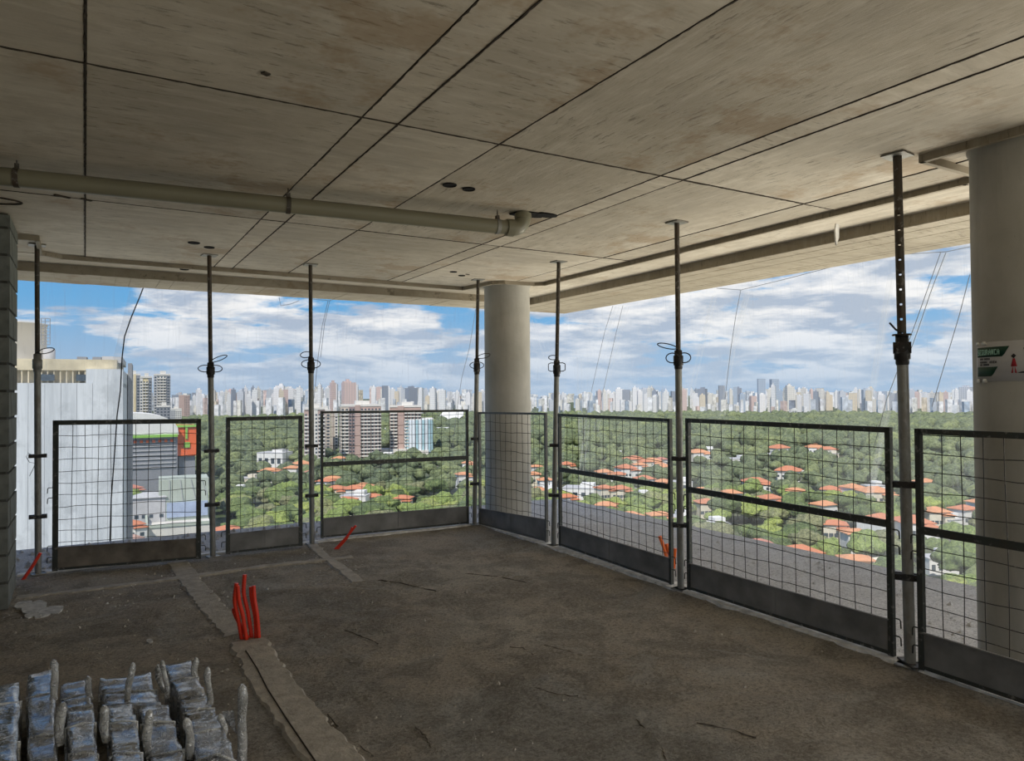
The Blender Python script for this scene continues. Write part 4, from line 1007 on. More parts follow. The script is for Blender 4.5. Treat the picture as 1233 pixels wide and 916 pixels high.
# ------------------------------------------------------------------ mid-distance apartment towers
M['brick'] = simple('pinkish_brown_render', (.50, .36, .31), .85, var=.08, sc_=.15); M['tan'] = simple('tan_render', (.58, .50, .42), .85, var=.08, sc_=.15)
M['brown'] = simple('brown_render', (.33, .25, .24), .85, var=.08, sc_=.15); M['offw'] = simple('off_white_render', (.72, .69, .63), .8, var=.05, sc_=.2)
M['yel'] = simple('yellow_render', (.74, .62, .38), .8, var=.05, sc_=.2); M['dgrey'] = simple('dark_grey_render', (.27, .28, .30), .8, var=.08, sc_=.2)
M['bluegl'] = simple('blue_curtain_glass', (.45, .66, .72), .12, var=.2, sc_=.15, spec=.8); M['lightgl'] = simple('pale_curtain_glass', (.78, .84, .88), .2, var=.08, sc_=.3, spec=.6)
M['orange_p'] = simple('orange_cladding', (.85, .16, .045), .6, var=.06, sc_=.2); M['green_p'] = simple('green_cladding', (.28, .55, .10), .6, var=.06, sc_=.2)
def tower(u0, u1, vtop, vbase, label, bays, floor_h=3.0, depth=.8, group=None, rz=0.0, nm='apartment_tower'):
    """bays: list of (fraction of width, material, style) left to right; styles wall, win, balc"""
    Pm = at((u0+u1)/2, vbase, GZ); dist = math.hypot(Pm.x, Pm.y); W = (u1-u0)*dist/F_PX*math.cos(math.atan2((u0+u1)/2-616.5, F_PX)); ang = math.atan2(Pm.x, Pm.y)
    root = empty(nm, (Pm.x, Pm.y, GZ), -ang+rz); tag(root, label, 'building', group)
    hgt = zat(Vector((Pm.x, Pm.y, 0)), vtop)-GZ; D = W*depth; x = -W/2; nf = int(hgt/floor_h)
    blocked.append((Pm.x, Pm.y, W*.7)); dn = Vector((Pm.x, Pm.y)).normalized(); blocked.append((Pm.x-dn.x*W*.8, Pm.y-dn.y*W*.8, W*.45))
    for fr, mt, stl in bays:
        bw_ = W*fr; off = {'wall': 0, 'win': .5, 'balc': 1.0}[stl]
        m = MB(); m.box((x+bw_/2, off/2, hgt/2-(0 if stl != 'wall' else -.6)), (bw_, D-off, hgt+(0 if stl != 'wall' else 1.2))); m.build('wall', M[mt], root)
        if stl != 'wall':
            mw = MB(); ms = MB(); nw = max(1, round(bw_/3.2))
            for f in range(nf):
                for k in range(nw):
                    mw.box((x+bw_*(k+.5)/nw, -D/2+off-.05, (f+.55)*floor_h), (bw_/nw*.55, .25, floor_h*.48))
                if stl == 'balc': ms.box((x+bw_/2, -D/2+off*.4, (f+.12)*floor_h), (bw_*.94, off*1.9, floor_h*.38))
            o = mw.build('windows', M['pane'], root); o['kind'] = 'stuff'
            if stl == 'balc': o = ms.build('balconies', M['offw'], root); o['kind'] = 'stuff'
        x += bw_
    m = MB(); m.box((0, 0, hgt+.9), (W*.98, D*.96, 1.8)); m.box((W*.05, 0, hgt+3.2), (W*.35, D*.5, 3.4)); m.build('roof_block', M['offw'], root)
    mw = MB()
    for f in range(nf):
        for k in range(3):
            for sg in (-1, 1): mw.box((sg*W/2, D*(-.3+.3*k), (f+.55)*floor_h), (.3, D*.14, floor_h*.45))
    o = mw.build('side_windows', M['pane'], root); o['kind'] = 'stuff'
    return root
tower(367, 391, 493, 560, 'grey-pink tower half hidden behind the third prop', [(.35, 'brick', 'balc'), (.3, 'offw', 'win'), (.35, 'brick', 'balc')])
tower(386, 398, 495, 548, 'slim beige tower just right of the third prop', [(.5, 'offw', 'wall'), (.5, 'tan', 'win')])
tower(399, 407, 499, 545, 'small tan block between the beige tower and the pinkish tower', [(.5, 'tan', 'wall'), (.5, 'offw', 'win')])
tower(410, 457, 489, 552, 'wide pinkish-brown apartment tower with rows of white balconies', [(.20, 'tan', 'balc'), (.15, 'brown', 'win'), (.13, 'brick', 'wall'), (.26, 'brick', 'balc'), (.26, 'brick', 'balc')], rz=.08)
tower(470, 507, 490, 548, 'pinkish-brown tower standing behind the blue glass building', [(.25, 'brick', 'balc'), (.2, 'brick', 'wall'), (.55, 'brick', 'balc')])
tower(150, 168, 452, 545, 'cream high tower with a shaded right side, first right of the blank concrete building', [(.28, 'yel', 'wall'), (.30, 'offw', 'win'), (.14, 'yel', 'wall'), (.28, 'dgrey', 'win')], depth=.5)  # last bay's dark grey puts the shaded right face into the wall colour
tower(169, 182, 455, 545, 'narrow yellow high tower between the cream tower and the ornate grey tower', [(.25, 'offw', 'win'), (.45, 'yel', 'balc'), (.30, 'dgrey', 'win')], depth=.5)  # dark grey end bay painted as the tower's unlit right face
tower(186, 204, 452, 540, 'ornate pale grey tower with stepped crown left of the park', [(.2, 'grey', 'win'), (.55, 'offw', 'balc'), (.25, 'dgrey', 'win')], depth=.5)
tower(189, 204, 490, 545, 'low dark grey block in front of the ornate grey tower', [(.5, 'dgrey', 'win'), (.5, 'dgrey', 'win')], depth=.5)
tower(204, 218, 493, 520, 'grey low office block right of the ornate tower', [(.5, 'grey', 'win'), (.5, 'offw', 'win')])
tower(216, 228, 476, 505, 'pink apartment block standing out of the pale skyline at the left', [(.5, 'brick', 'wall'), (.5, 'brick', 'win')])
# curved glass building
Pm = at(502, 548, GZ); dist = math.hypot(Pm.x, Pm.y); W = 39*dist/F_PX; hgt = zat(Pm, 505)-GZ; ang = math.atan2(Pm.x, Pm.y)
root = empty('glass_office_building', (Pm.x, Pm.y, GZ), -ang); tag(root, 'blue and white curved glass office building in front of the pinkish tower', 'building'); blocked.append((Pm.x, Pm.y, W*.8)); blocked.append((Pm.x*.95, Pm.y*.95, W*.6))
R_ = W*.9; a0 = math.asin(.5*W/R_); cy = math.sqrt(R_*R_-W*W/4)
for k in range(11):
    t0, t1 = -a0+2*a0*k/11, -a0+2*a0*(k+1)/11-.012; m = MB()
    pts = [(R_*math.sin(t0), cy-R_*math.cos(t0)-W*.2), (R_*math.sin(t1), cy-R_*math.cos(t1)-W*.2), (R_*math.sin(t1)*.9, W*.5), (R_*math.sin(t0)*.9, W*.5)]
    m.prism(pts, 3, hgt); m.build('glass_bay', M['lightgl'] if k in (0, 1, 3, 4, 6, 8) else M['bluegl'], root)
m = MB(); m.box((0, W*.14, hgt+.5), (W, W*.75, 1.4)); m.build('roof_edge', M['white'], root)
m = MB()
for k in range(1, 11):
    t0 = -a0+2*a0*k/11; m.box((R_*math.sin(t0), cy-R_*math.cos(t0)-W*.2-.1, hgt/2+1), (.7 if k in (5, 7, 9) else .3, .6, hgt))
m.build('mullions', M['dgrey'], root)['kind'] = 'stuff'
m = MB(); m.box((-W*.75, -6, 3.5), (W*.9, 14, 7)); m.box((-W*.1, -8, 3), (W*.9, 10, 5)); m.build('podium', M['offw'], root)
# long low pavilion and tent-shaped white roof beyond
def low_hall(u0, u1, v0, v1, label, mt='white'):
    P = at((u0+u1)/2, v1, GZ); dist = math.hypot(P.x, P.y); W = (u1-u0)*dist/F_PX; h_ = zat(P, v0)-GZ; ang = math.atan2(P.x, P.y)
    root = empty('low_pavilion', (P.x, P.y, GZ), -ang); tag(root, label, 'building'); m = MB(); m.box((0, 0, h_*.45), (W, 18, h_*.9)); m.build('wall', M['dgrey'], root)
    m = MB(); m.box((0, 0, h_*.95), (W+3, 22, h_*.2)); m.build('roof', M[mt], root); blocked.append((P.x, P.y, W*.4)); dn = Vector((P.x, P.y)).normalized(); blocked.append((P.x-dn.x*40, P.y-dn.y*40, W*.35))
low_hall(520, 562, 515, 523, 'long white-roofed pavilion right of the blue glass building')
low_hall(455, 474, 516, 526, 'white-roofed pavilion between the pinkish towers')
P = at(541, 512, GZ); dist = math.hypot(P.x, P.y); s_ = dist/F_PX; root = empty('tent_roof_hall', (P.x, P.y, GZ), -math.atan2(P.x, P.y)); tag(root, 'big white slanted tent-like roof rising from the park', 'building'); blocked.append((P.x*.98, P.y*.98, 26))
z_ = lambda v: zat(P, v)-GZ
m = MB(); m.add([(-18*s_, -10, z_(509)), (2*s_, -16, z_(510)), (17*s_, -8, z_(499)), (17*s_, 8, z_(494)), (-6*s_, 8, z_(493.5)), (-18*s_, -10, z_(509)-1.5), (2*s_, -16, z_(510)-1.5), (17*s_, -8, z_(499)-1.5), (17*s_, 8, z_(494)-1.5), (-6*s_, 8, z_(493.5)-1.5)],
    [(0, 1, 4), (1, 2, 3, 4), (9, 6, 5), (9, 8, 7, 6), (0, 5, 6, 1), (1, 6, 7, 2), (2, 7, 8, 3), (3, 8, 9, 4), (4, 9, 5, 0)]); m.build('roof', M['white'], root)
m = MB(); m.box((0, 0, z_(511)/2), (26*s_, 10, z_(511))); m.build('wall', M['grey'], root)
# ------------------------------------------------------------------ arena with white roof, green trim and orange end
P = at(192, 590, GZ); dist = math.hypot(P.x, P.y); s_ = dist/F_PX; ang = math.atan2(P.x, P.y)*1.0
root = empty('arena_building', (P.x, P.y, GZ), -ang+.05); tag(root, 'arena-like building with white rounded roof, green trim and orange end wall', 'building'); blocked.append((P.x, P.y, 38)); blocked.append((P.x*.9, P.y*.9, 22))
zz = lambda v: zat(P, v)-GZ; ux = lambda u: (u-192)*s_*.93
m = MB(); m.box(((ux(140)+ux(209))/2, 0, zz(521)/2), (ux(209)-ux(140), 30, zz(521))); m.build('wall', M['dgrey'], root)
m = MB(); prof = []
for k in range(15):
    t = PI*k/14; prof.append((t, ))
k = 14; vs = []
xa, xb = ux(120), ux(210); zb = zz(522); zt_ = zz(496)
for j, yy in enumerate((-17, 17)):
    for i in range(k+1):
        t = PI*i/k; vs.append(((xa+xb)/2-(xb-xa)/2*math.cos(t), yy, zb+(zt_-zb)*math.sin(t)**.75))
fs = [(i, i+1, k+1+i+1, k+1+i) for i in range(k)]+[tuple(reversed(range(k+1))), tuple(range(k+1, 2*k+2))]
m.add(vs, fs); m.build('roof', M['white'], root)
m = MB(); m.box((ux(207), 0, (zz(514)+zz(546))/2+.0), (1, 1, 1)) if False else None
m = MB(); m.box(((ux(208)+ux(231))/2, 2, (zz(513)+zz(548))/2), (ux(231)-ux(208), 30, zz(513)-zz(548))); m.build('end_wall', M['orange_p'], root)
m = MB(); m.box(((ux(208)+ux(231))/2, 2, zz(548)/2), (ux(231)-ux(208)-3, 26, zz(548))); m.build('base', M['dgrey'], root)
m = MB(); y_ = -16.2
m.box(((ux(150)+ux(209))/2, -17.3, zz(523)), (ux(209)-ux(150), .8, 1.6)); m.box(((ux(208)+ux(233))/2, -13.6, zz(512.5)), (ux(233)-ux(208), .8, 1.3)); m.box((ux(232), -13.6, (zz(512)+zz(546))/2), (1.4, .8, zz(512)-zz(546)))
m.box((ux(218.5), -13.4, (zz(512)+zz(528))/2), (1.2, .6, zz(512)-zz(528))); m.box((ux(219), -13.4, zz(535)), (3.2, .6, 3.2)); m.build('green_trim', M['green_p'], root)
m = MB()
for k in range(7): m.box(((ux(158)+ux(207))/2, -15.3, zz(530+k*5)), (ux(207)-ux(158), .6, .5))
m.box(((ux(158)+ux(205))/2, -15.6, zz(525)), (ux(205)-ux(160), 1, 1.2)); m.build('facade_bands', M['grey'], root)['kind'] = 'stuff'
m = MB()
for k in range(8): m.box((ux(160)+k*(ux(203)-ux(160))/7, -15.7, zz(529)), (1.6, .5, 1.4)); 
m.build('facade_lights', M['orange_p'], root)['kind'] = 'stuff'
# ------------------------------------------------------------------ low workshop buildings at the foot of the concrete building
def roof_block(pts, z, h_, mt, name, root, base):
    m = MB(); m.prism([(p.x-base.x, p.y-base.y) for p in pts], z-h_-base.z, z-base.z); return m.build(name, M[mt], root)
zr = -33.0; P = at(215, 600, zr); base = Vector((P.x, P.y, GZ)); root = empty('warehouse', base); tag(root, 'pale green flat-topped warehouse with a bluish lower band beside the arena', 'building')
zw = lambda v, PP: zat(PP, v)
A = at(191, 578, zr); dn = Vector((A.x, A.y, 0)).normalized(); rt = Vector((dn.y, -dn.x, 0)); q4 = [A, A+rt*19, A+rt*19+dn*16, A+dn*16]
roof_block(q4, zr, zr-GZ, 'palegreen', 'wall', root, base)
zl = zat(A, 606); m = MB(); c = A+rt*18-dn*.3; m.bar(Vector((A.x, A.y, (zl+zat(A, 624))/2))-dn*.3+rt*3-base+Vector((0, 0, 0)), Vector(((A+rt*18.6).x, (A+rt*18.6).y, (zl+zat(A, 624))/2))-dn*.3-base, .6, zl-zat(A, 624)); m.build('blue_band', simple('pale_blue_cladding', (.36, .43, .56), .6, var=.15, sc_=.3), root)
m = MB()
for k in range(4): m.tube([A+rt*(4+4*k)-dn*.5-base, A+rt*(4+5*k)-dn*.5-base-Vector((0, 0, 9))], .12, 6)
m.build('downpipes', M['grey'], root)['kind'] = 'stuff'
z2 = zat(A, 628); q4 = [A-dn*14-rt*4, A-dn*14+rt*19, A-dn*.6+rt*19, A-dn*.6-rt*4]; roof_block(q4, z2, z2-GZ, 'offw', 'annex', root, base)
m = MB(); m.bar(Vector((*(A-dn*14-rt*4).xy, z2+.5))-base, Vector((*(A-dn*14+rt*19).xy, z2+.5))-base, .8, 1.2); m.bar(Vector((*(A-dn*14-rt*4).xy, z2+.5))-base, Vector((*(A+dn*12-rt*5).xy, z2+4))-base, .8, 1.4); m.build('parapet', M['palegreen'], root)
blocked.append((P.x, P.y, 30)); blocked.append((A.x-dn.x*20, A.y-dn.y*20, 22)); blocked.append((A.x+rt.x*10, A.y+rt.y*10, 24))
P = at(180, 592, -38); house((P.x, P.y, GZ), 12, 8, 15, -.1, M['grey'], M['grey'], 'grey shed-roofed block left of the pale green warehouse', None, wing=False); blocked.append((P.x, P.y, 9))
for u, v, rm in ((155, 628, 0), (158, 585, 2), (160, 605, 3), (175, 558, 1), (210, 560, 0), (185, 572, 2), (150, 645, 3)):
    P = at(u, v, GZ+8); house((P.x, P.y, GZ), 9, 7, 7, random.uniform(-.4, .4), ROOFS[rm], M['white'], 'small tiled house in the lane between concrete building and arena', 'houses in the lane by the arena'); blocked.append((P.x, P.y, 6))
# ------------------------------------------------------------------ blank concrete building at the left
P147 = polar(148, 44.0); dn = Vector((P147.x, P147.y, 0)).normalized(); rt = Vector((dn.y, -dn.x, 0))
root = empty('concrete_building', (P147.x, P147.y, GZ)); base = root.location.copy(); tag(root, 'tall blank pale concrete building with weathered cream parapet and round tank, at the left', 'building')
rot = math.radians(1.6); ax = (rt*math.cos(rot)-dn*math.sin(rot)); ay = (dn*math.cos(rot)+rt*math.sin(rot))
Mx = Matrix(((ax.x, ay.x, 0, 0), (ax.y, ay.y, 0, 0), (0, 0, 1, 0), (0, 0, 0, 1)))
zf = lambda v: zat(P147, v)-GZ
def streaky(name, lo, hi):
    m, q, b, o = material(name); tc = q.new('ShaderNodeTexCoord').outputs['Object']
    f = q.noise(q.scale(tc, (1, 1, .07)), 2.2, 6, .7); g_ = q.noise(tc, .7, 6, .7)
    c = q.mix(q.mapr(f, .40, .60, 0, 1), lo, hi); c = q.mix(q.mapr(g_, .5, .62, 0, .5), c, tuple(x*.72 for x in lo))
    q.set(b.inputs['Base Color'], c); b.inputs['Roughness'].default_value = .9; return m
M['facade'] = streaky('weathered_pale_concrete', (.52, .55, .58), (.66, .69, .72)); M['parapet'] = simple('stained_cream_concrete', (.62, .54, .38), .9, var=.35, sc_=.8, bump=.01)
xu = lambda u: (u-148)*44/F_PX/math.cos(math.atan((148-616)/F_PX))**1.0*.88
def fb(x0, x1, y0, y1, z0, z1, name, mt):
    m = MB(); m.box(((x0+x1)/2, (y0+y1)/2, (z0+z1)/2), (x1-x0, y1-y0, z1-z0), 0, Mx); return m.build(name, M[mt], root)
fb(-22, 0-.02, .12, 13, 0, zf(461), 'wall', 'facade'); fb(xu(114), -.02, .12, 13, zf(461)-.2, zf(444.5), 'wall', 'facade')
k = 0; x = 0.0
wpan = .71
while x > -20:
    x1 = x; x0 = x-wpan+.012; zt_ = zf(444.5) if x0 > xu(113) else zf(461)
    fb(x0, x1, 0, .11, 0, zt_, 'facade_panel', 'facade'); x -= wpan; k += 1
fb(-22, -.3, .25, 12.5, zf(446), zf(433), 'parapet', 'parapet')
fb(-22, xu(114), .7, 12, zf(461), zf(446), 'louvre_wall', 'parapet')
m = MB(); x = xu(113)
while x > -18: m.box((x, .35, (zf(461)+zf(446))/2), (.06, .10, zf(446)-zf(461)), 0, Mx); x -= .28
m.build('louvres', M['parapet'], root)['kind'] = 'stuff'
for ua, ub in ((72, 86), (105, 114), (20, 38)): fb(xu(ua), xu(ub), .2, .5, zf(458.5), zf(451), 'window', 'pane')
fb(xu(103), xu(112), 2, 3, zf(433), zf(428), 'roof_vent', 'dgrey'); fb(xu(117.5), xu(126), 2, 3, zf(433), zf(428), 'roof_vent', 'dgrey')
fb(xu(126.5), xu(139), 2, 6, zf(434), zf(427), 'roof_box', 'grey'); fb(xu(139), xu(147), 1, 8, zf(436), zf(428.5), 'roof_box', 'grey')
fb(.03, .26, 9, 13, 0, zf(429), 'dark_side_strip', 'dgrey')  # thin dark grey strip standing for the narrow right side face
m = MB(); c = Mx@Vector((xu(31), 5, 0)); m.lathe((c.x, c.y, zf(434)), [(xu(70)-xu(31)-0.05, 0), (xu(70)-xu(31)-.05, zf(386)-zf(434)), (xu(70)-xu(31), zf(386)-zf(434)), (xu(70)-xu(31), zf(384)-zf(434)), (.0, zf(384)-zf(434)+.15)], 40); m.build('water_tank', M['offw'], root)
m = MB(); c = Mx@Vector((xu(73.5), 4, 0)); m.lathe((c.x, c.y, zf(434)), [(.30, 0), (.30, zf(417)-zf(434)), (.0, zf(416)-zf(434))], 20); m.build('vent_drum', M['grey'], root)
m = MB()
for uu in (69, 72.5, 77): a = Mx@Vector((xu(uu), 2.6, 0)); m.tube([(a.x, a.y, zf(413)), (a.x, a.y, zf(381))], .02, 5)
for vv in range(381, 414, 4): a = Mx@Vector((xu(69), 2.6, 0)); c = Mx@Vector((xu(77), 2.6, 0)); m.tube([(a.x, a.y, zf(vv)), (c.x, c.y, zf(vv))], .018, 5)
m.build('ladder', M['dgrey'], root)
# ------------------------------------------------------------------ skyline
def facade_mat(name, col, win):
    m, q, b, o = material(name); tc = q.new('ShaderNodeTexCoord').outputs['Object']
    sp = q.new('ShaderNodeSeparateXYZ', {0: tc}); fz = q.math('FRACT', q.math('MULTIPLY', sp.outputs[2], 17.0)); fx = q.math('FRACT', q.math('MULTIPLY', sp.outputs[0], 5.0)); fy = q.math('FRACT', q.math('MULTIPLY', sp.outputs[1], 4.0))
    a = q.math('MULTIPLY', q.math('GREATER_THAN', fz, .45), q.math('GREATER_THAN', q.math('MAXIMUM', q.math('MULTIPLY', fx, 1.0), 0), .5))
    c = q.mix(q.math('MULTIPLY', a, win), col, (.16, .19, .24)); q.set(b.inputs['Base Color'], c); b.inputs['Roughness'].default_value = .8; return m
FM = [facade_mat('skyline_white', (.78, .77, .75), .45), facade_mat('skyline_cream', (.74, .70, .62), .5), facade_mat('skyline_grey', (.55, .57, .60), .5), facade_mat('skyline_bluish', (.40, .47, .55), .5),
      facade_mat('skyline_pink', (.66, .50, .45), .4), facade_mat('skyline_pale', (.82, .80, .78), .35), facade_mat('skyline_dark', (.28, .31, .36), .4), facade_mat('skyline_sand', (.70, .60, .45), .45)]
def sky_mesh(v):
    m = MB(); m.box((0, 0, .5), (1, 1, 1))
    if v == 1: m.box((0, 0, 1.03), (.5, .5, .08))
    if v == 2: m.box((-.15, 0, 1.02), (.6, .7, .05)); m.box((-.1, 0, 1.07), (.25, .3, .08))
    if v == 3: m.box((-.52, 0, .45), (.12, .6, .9)); m.box((.52, 0, .45), (.12, .6, .9)); m.box((0, 0, 1.03), (.3, .3, .07))
    return m
SM = {}
for v in range(4):
    for k, fm in enumerate(FM):
        me = sky_mesh(v).mesh('skyline_tower'); me.materials.append(fm); SM[v, k] = me
def top_v(u):
    e = 1.2*math.sin(u*.31)+1.0*math.sin(u*.117+2)+np.interp(u, [-100, 150, 240, 300, 360, 420, 460, 560, 640, 700, 760, 850, 940, 1000, 1080, 1120, 1170, 1350], [474, 474, 473, 468, 468, 463, 466, 471, 474, 473, 469, 470, 468, 471, 470, 472, 469, 471]); return e
count = 0
def sky_tower(u, d, vt, wpx, k, var, label=None, asp=.8):
    global count
    P = polar(u, d, 0); dep = P@F2; W = wpx*dep/F_PX; h_ = zat(P, vt)-GZ
    o = bpy.data.objects.new('skyline_tower', SM[var, k]); COL.objects.link(o); o.location = (P.x, P.y, GZ); o.scale = (W, W*asp, h_); o.rotation_euler = (0, 0, -math.atan2(P.x, P.y)+random.uniform(-.5, .5))
    tag(o, label or 'pale high-rise in the dense skyline beyond the park', 'building', None if label else 'high-rises of the distant skyline')
SPEC = [(917, 2300, 456, 9, 3, 0, 'left one of the two tallest twin towers on the skyline'), (932.5, 2300, 456.5, 9, 3, 0, 'right one of the two tallest twin towers on the skyline'), (869, 2300, 464, 7, 6, 0, 'dark blue-grey slab tower on the skyline left of the twin towers'), (846, 2350, 468, 9, 6, 1, 'dark stepped tower on the skyline right of the round-handled prop'),
        (420, 2200, 460.5, 15, 4, 2, 'tallest pinkish-brown tower on the skyline above the balcony tower'), (495, 2250, 467, 12, 6, 1, 'dark grey square tower on the skyline above the blue glass building'), (385, 2200, 463, 4, 0, 3, 'thin pale spire-like tower on the skyline right of the third prop'),
        (754, 2300, 469, 9, 6, 0, 'dark rectangular tower on the skyline between the round and square handled props'), (776, 2300, 468.5, 11, 2, 1, 'grey flat-topped tower on the skyline left of the round-handled prop'), (745, 2250, 468, 8, 5, 1, 'white tall tower on the skyline beside the dark rectangular tower'), (1150, 2200, 485, 14, 4, 1, 'pinkish tower on the skyline left of the right column'),
        (577, 2100, 472, 6, 7, 0, 'yellowish tower on the skyline just left of the corner column'), (1163, 2300, 466, 12, 2, 1, 'grey tower on the skyline touching the right column'), (951, 2250, 465, 9, 1, 2, 'cream tower with a cap on the skyline right of the twin towers'), (1027, 2250, 473, 9, 7, 0, 'sandy orange-toned tower on the skyline above the longest guard panel')]
for s in SPEC: sky_tower(*s)
stuffV, stuffF = [[] for _ in FM], [[] for _ in FM]
nI = 0
us = np.sort(rng.uniform(140, 1172, 275))
for u in us:
    if 146 < u < 210: continue
    d = rng.uniform(2050, 2900); t = top_v(u)+rng.gamma(1.6, 3.2)-2.5
    sky_tower(u, d, min(t, 489), rng.uniform(3.2, 7.5), int(rng.choice(8, p=[.27, .19, .12, .08, .06, .20, .04, .04])), int(rng.integers(0, 4)))
cv_, cf_ = np.array([(x, y, z) for z in (0, 1) for x, y in ((-.5, -.5), (.5, -.5), (.5, .5), (-.5, .5))]), np.array([(4, 5, 6, 7), (0, 1, 5, 4), (1, 2, 6, 5), (2, 3, 7, 6), (3, 0, 4, 7)])
for i in range(1500):
    near = i < 500
    u = rng.uniform(-170, 1380) if i % 5 else rng.choice([rng.uniform(-170, 145), rng.uniform(1172, 1380)])
    d = rng.uniform(1950, 2500) if near else rng.uniform(2700, 4600); P = polar(u, d)
    t = (rng.uniform(478, 490) if near else top_v(u)+rng.gamma(2.0, 2.2)-1); h_ = zat(P, t)-GZ; W = rng.uniform(2.5, 6)*d/F_PX; a = rng.uniform(0, 3); k = int(rng.choice(8, p=[.27, .19, .12, .08, .06, .20, .04, .04]))
    R = np.array([[math.cos(a), -math.sin(a), 0], [math.sin(a), math.cos(a), 0], [0, 0, 1]])
    stuffF[k].append(cf_+8*len(stuffV[k])); stuffV[k].append((cv_*np.array([W, W, h_]))@R.T+np.array([P.x, P.y, GZ]))
root = None
for k in range(8):
    o = link('skyline_mass', np_mesh('skyline_mass', np.concatenate(stuffV[k]), np.concatenate(stuffF[k]), FM[k] if False else simple('skyline_mass_%d' % k, [(.74, .73, .72), (.70, .67, .60), (.50, .53, .57), (.38, .45, .53), (.62, .48, .43), (.78, .77, .75), (.28, .31, .36), (.66, .57, .44)][k], .8, var=.35, sc_=.08), False))
    if root is None: root = o; tag(o, 'mass of small far buildings filling the skyline behind the nearer towers', 'building', None, 'stuff')
    else: o.parent = root; o['kind'] = 'stuff'
# ------------------------------------------------------------------ trees
def limit_v(u): return np.interp(u, [0, 147, 262, 400, 636, 829, 1168, 1233], [0, 650, 640, 640, 606, 640, 712, 730])
cand = []
d = 95.0
while d < 1640:
    sp = 10.0 if d < 420 else (12.0 if d < 700 else 17)
    n_ang = int((d*1.35)/sp); a0, a1 = math.atan2(ANG0-616.5, F_PX), math.atan2(ANG1-616.5, F_PX)
    for k in range(n_ang):
        a = YAW+a0+(a1-a0)*(k+random.random())/n_ang; dd = d+random.uniform(-.5, .5)*sp; x, y = dd*math.sin(a), dd*math.cos(a)
        if d < 700 and noise.noise(Vector((x*.02, y*.02, 0))) < -.30: continue
        cand.append((dd, x, y))
    d += sp*.88
ind = []; rest = []
for dd, x, y in cand:
    r = random.uniform(3.2, 6.2) if dd < 700 else random.uniform(5.5, 10)
    if not free(x, y, r*.5): continue
    cz = GZ+r*random.uniform(.75, 1.1)+.8; uu, vv = u_of((x, y, cz+r*.7))
    if dd < 700 and len(ind) < 298 and 147 < uu < 1180 and vv < limit_v(uu) and not (580 < uu < 640): ind.append((x, y, cz, r, dd))
    else: rest.append((x, y, cz, r, dd))
def tree_label(u, dd):
    return ('dark leafy tree crown in the belt of trees below the balcony', 'trees in the belt among the houses')
proto = None
for x, y, cz, r, dd in ind:
    root = empty('leafy_tree', (x, y, GZ), random.uniform(0, 6.28)); lab, grp = tree_label(0, dd); tag(root, 'green leafy tree among the houses below the balcony', 'tree', grp)
    c = link('crown', CR[random.randrange(5)], root, (0, 0, cz-GZ)); c.scale = (r*random.uniform(1.1, 1.4), r*random.uniform(1.1, 1.4), r*random.uniform(.9, 1.3))
    t = link('trunk', TR, root, (0, 0, (cz-GZ))); t.scale = (r, r, (cz-GZ)/1.5)
def lumps(lst, sub, name, label):
    V0, F0 = ico(sub); vars_ = []
    for k in range(6):
        vs = []
        for v in V0:
            p = Vector(v); rr = .82+.30*noise.fractal(p*2.2+Vector((k*5.0, 1, 2)), 1, 2, 3); q = p*rr; q.z = q.z*.9 if q.z > 0 else q.z*.6; vs.append(q[:])
        vars_.append(np.array(vs))
    Vs = []; nv = len(V0); 
    for i, (x, y, cz, r, dd) in enumerate(lst):
        a = rng.uniform(0, 6.28); cs, sn = math.cos(a), math.sin(a); v = vars_[i % 6]*np.array([r*1.15, r*1.15, r*rng.uniform(.85, 1.3)])
        v = np.stack([v[:, 0]*cs-v[:, 1]*sn+x, v[:, 0]*sn+v[:, 1]*cs+y, v[:, 2]+cz], 1); Vs.append(v)
    F = (F0[None]+(np.arange(len(lst))*nv)[:, None, None]).reshape(-1, 3)
    o = link(name, np_mesh(name, np.concatenate(Vs), F, M['leaf_far'])); tag(o, label, 'trees', None, 'stuff'); return o
lumps([t for t in rest if t[4] < 900], 3 if len([t for t in rest if t[4] < 900]) < 1200 else 2, 'tree_mass', 'continuous mass of tree crowns between and behind the nearer trees')
lumps([t for t in rest if t[4] >= 900], 2, 'park_forest', 'dark green forest of the park stretching to the skyline')
print('trees', len(ind), len(rest), 'houses', len(HPX))
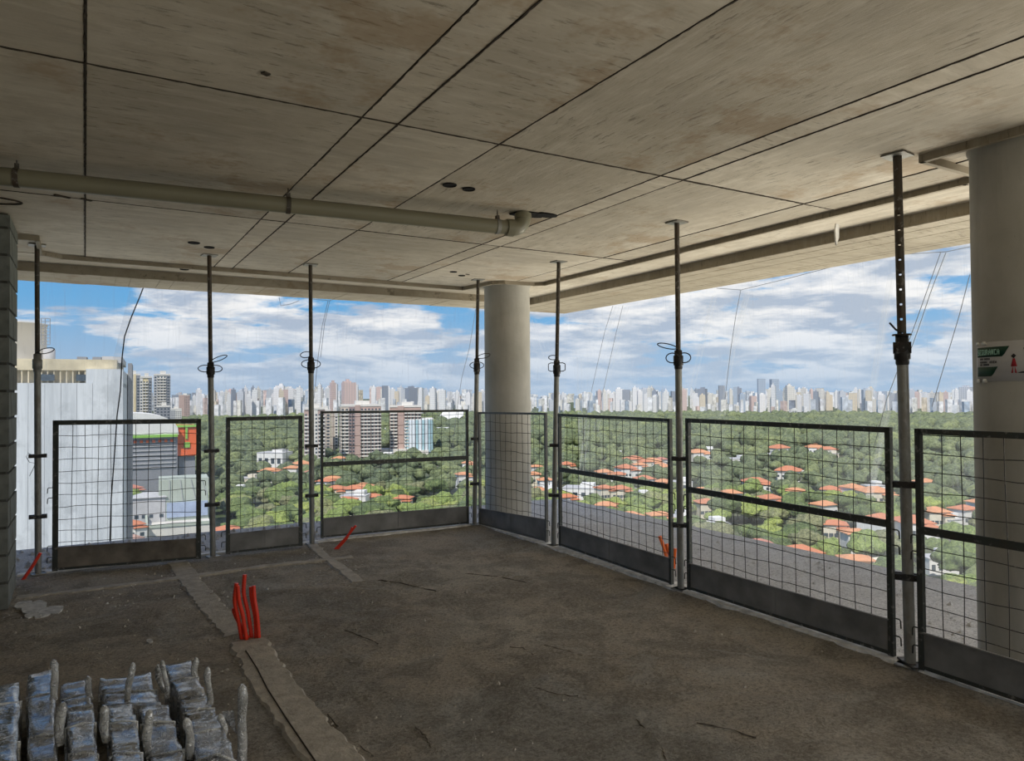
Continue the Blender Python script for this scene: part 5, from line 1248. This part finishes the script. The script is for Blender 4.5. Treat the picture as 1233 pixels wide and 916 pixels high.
# ------------------------------------------------------------------ say which one: where each far thing is seen from the room
def seen_through(u):
    for a, c, t in ((-999, 250, 'behind the widest left panel'), (250, 370, 'behind the narrow panel'), (370, 484, 'right of the third prop'), (484, 582, 'left of the corner column'),
                    (582, 668, 'right of the corner column'), (668, 738, 'right of the square-handled prop'), (738, 815, 'left of the round-handled prop'), (815, 885, 'right of the round-handled prop'), (885, 950, 'behind the longest panel, left of centre'),
                    (950, 1012, 'behind the longest panel, right of centre'), (1012, 1080, 'left of the thick prop'), (1080, 9999, 'between thick prop and right column')):
        if a <= u < c: return t
ORD = ['nearest', 'second nearest', 'third nearest', 'fourth nearest', 'fifth nearest', 'sixth nearest', 'seventh nearest', 'eighth nearest', 'ninth nearest', 'tenth nearest', 'eleventh nearest', 'twelfth nearest', 'thirteenth nearest', 'fourteenth nearest']
bins = {}
for o in list(COL.objects):
    g = o.get('group')
    if g in (HG, 'flat-roofed houses among the trees', 'houses in the lane by the arena', 'trees in the belt among the houses', 'high-rises of the distant skyline'):
        u, v = u_of((o.location.x, o.location.y, GZ)); dd = math.hypot(o.location.x, o.location.y); bins.setdefault((g, seen_through(u)), []).append((dd, u, o))
for (g, wh), lst in bins.items():
    lst.sort(key=lambda t: t[0])
    for k, (dd, u, o) in enumerate(lst):
        if g == HG: o['label'] = '%s orange-tiled house seen %s' % (ORD[min(k, 13)], wh)
        elif g.startswith('flat'): o['label'] = '%s flat-roofed house seen %s' % (ORD[min(k, 13)], wh)
        elif g.startswith('houses in'): o['label'] = '%s small tiled house in the lane by the arena' % ORD[k]
        elif g.startswith('trees'):
            band = 'just beyond the slab edge' if dd < 190 else ('in the nearer belt' if dd < 300 else 'in the farther belt')
            o['label'] = 'leafy tree %s, %s' % (band, wh); o['group'] = 'trees %s, %s' % (band, wh)
        else:
            cw = o.data.materials[0].name.split('.')[0].replace('skyline_', ''); cw = {'pink': 'pinkish', 'sand': 'sandy'}.get(cw, cw)
            o['label'] = '%s high-rise of the far skyline %s' % (cw, wh.replace('behind', 'above')); o['group'] = '%s skyline high-rises %s' % (cw, wh.replace('behind', 'above'))
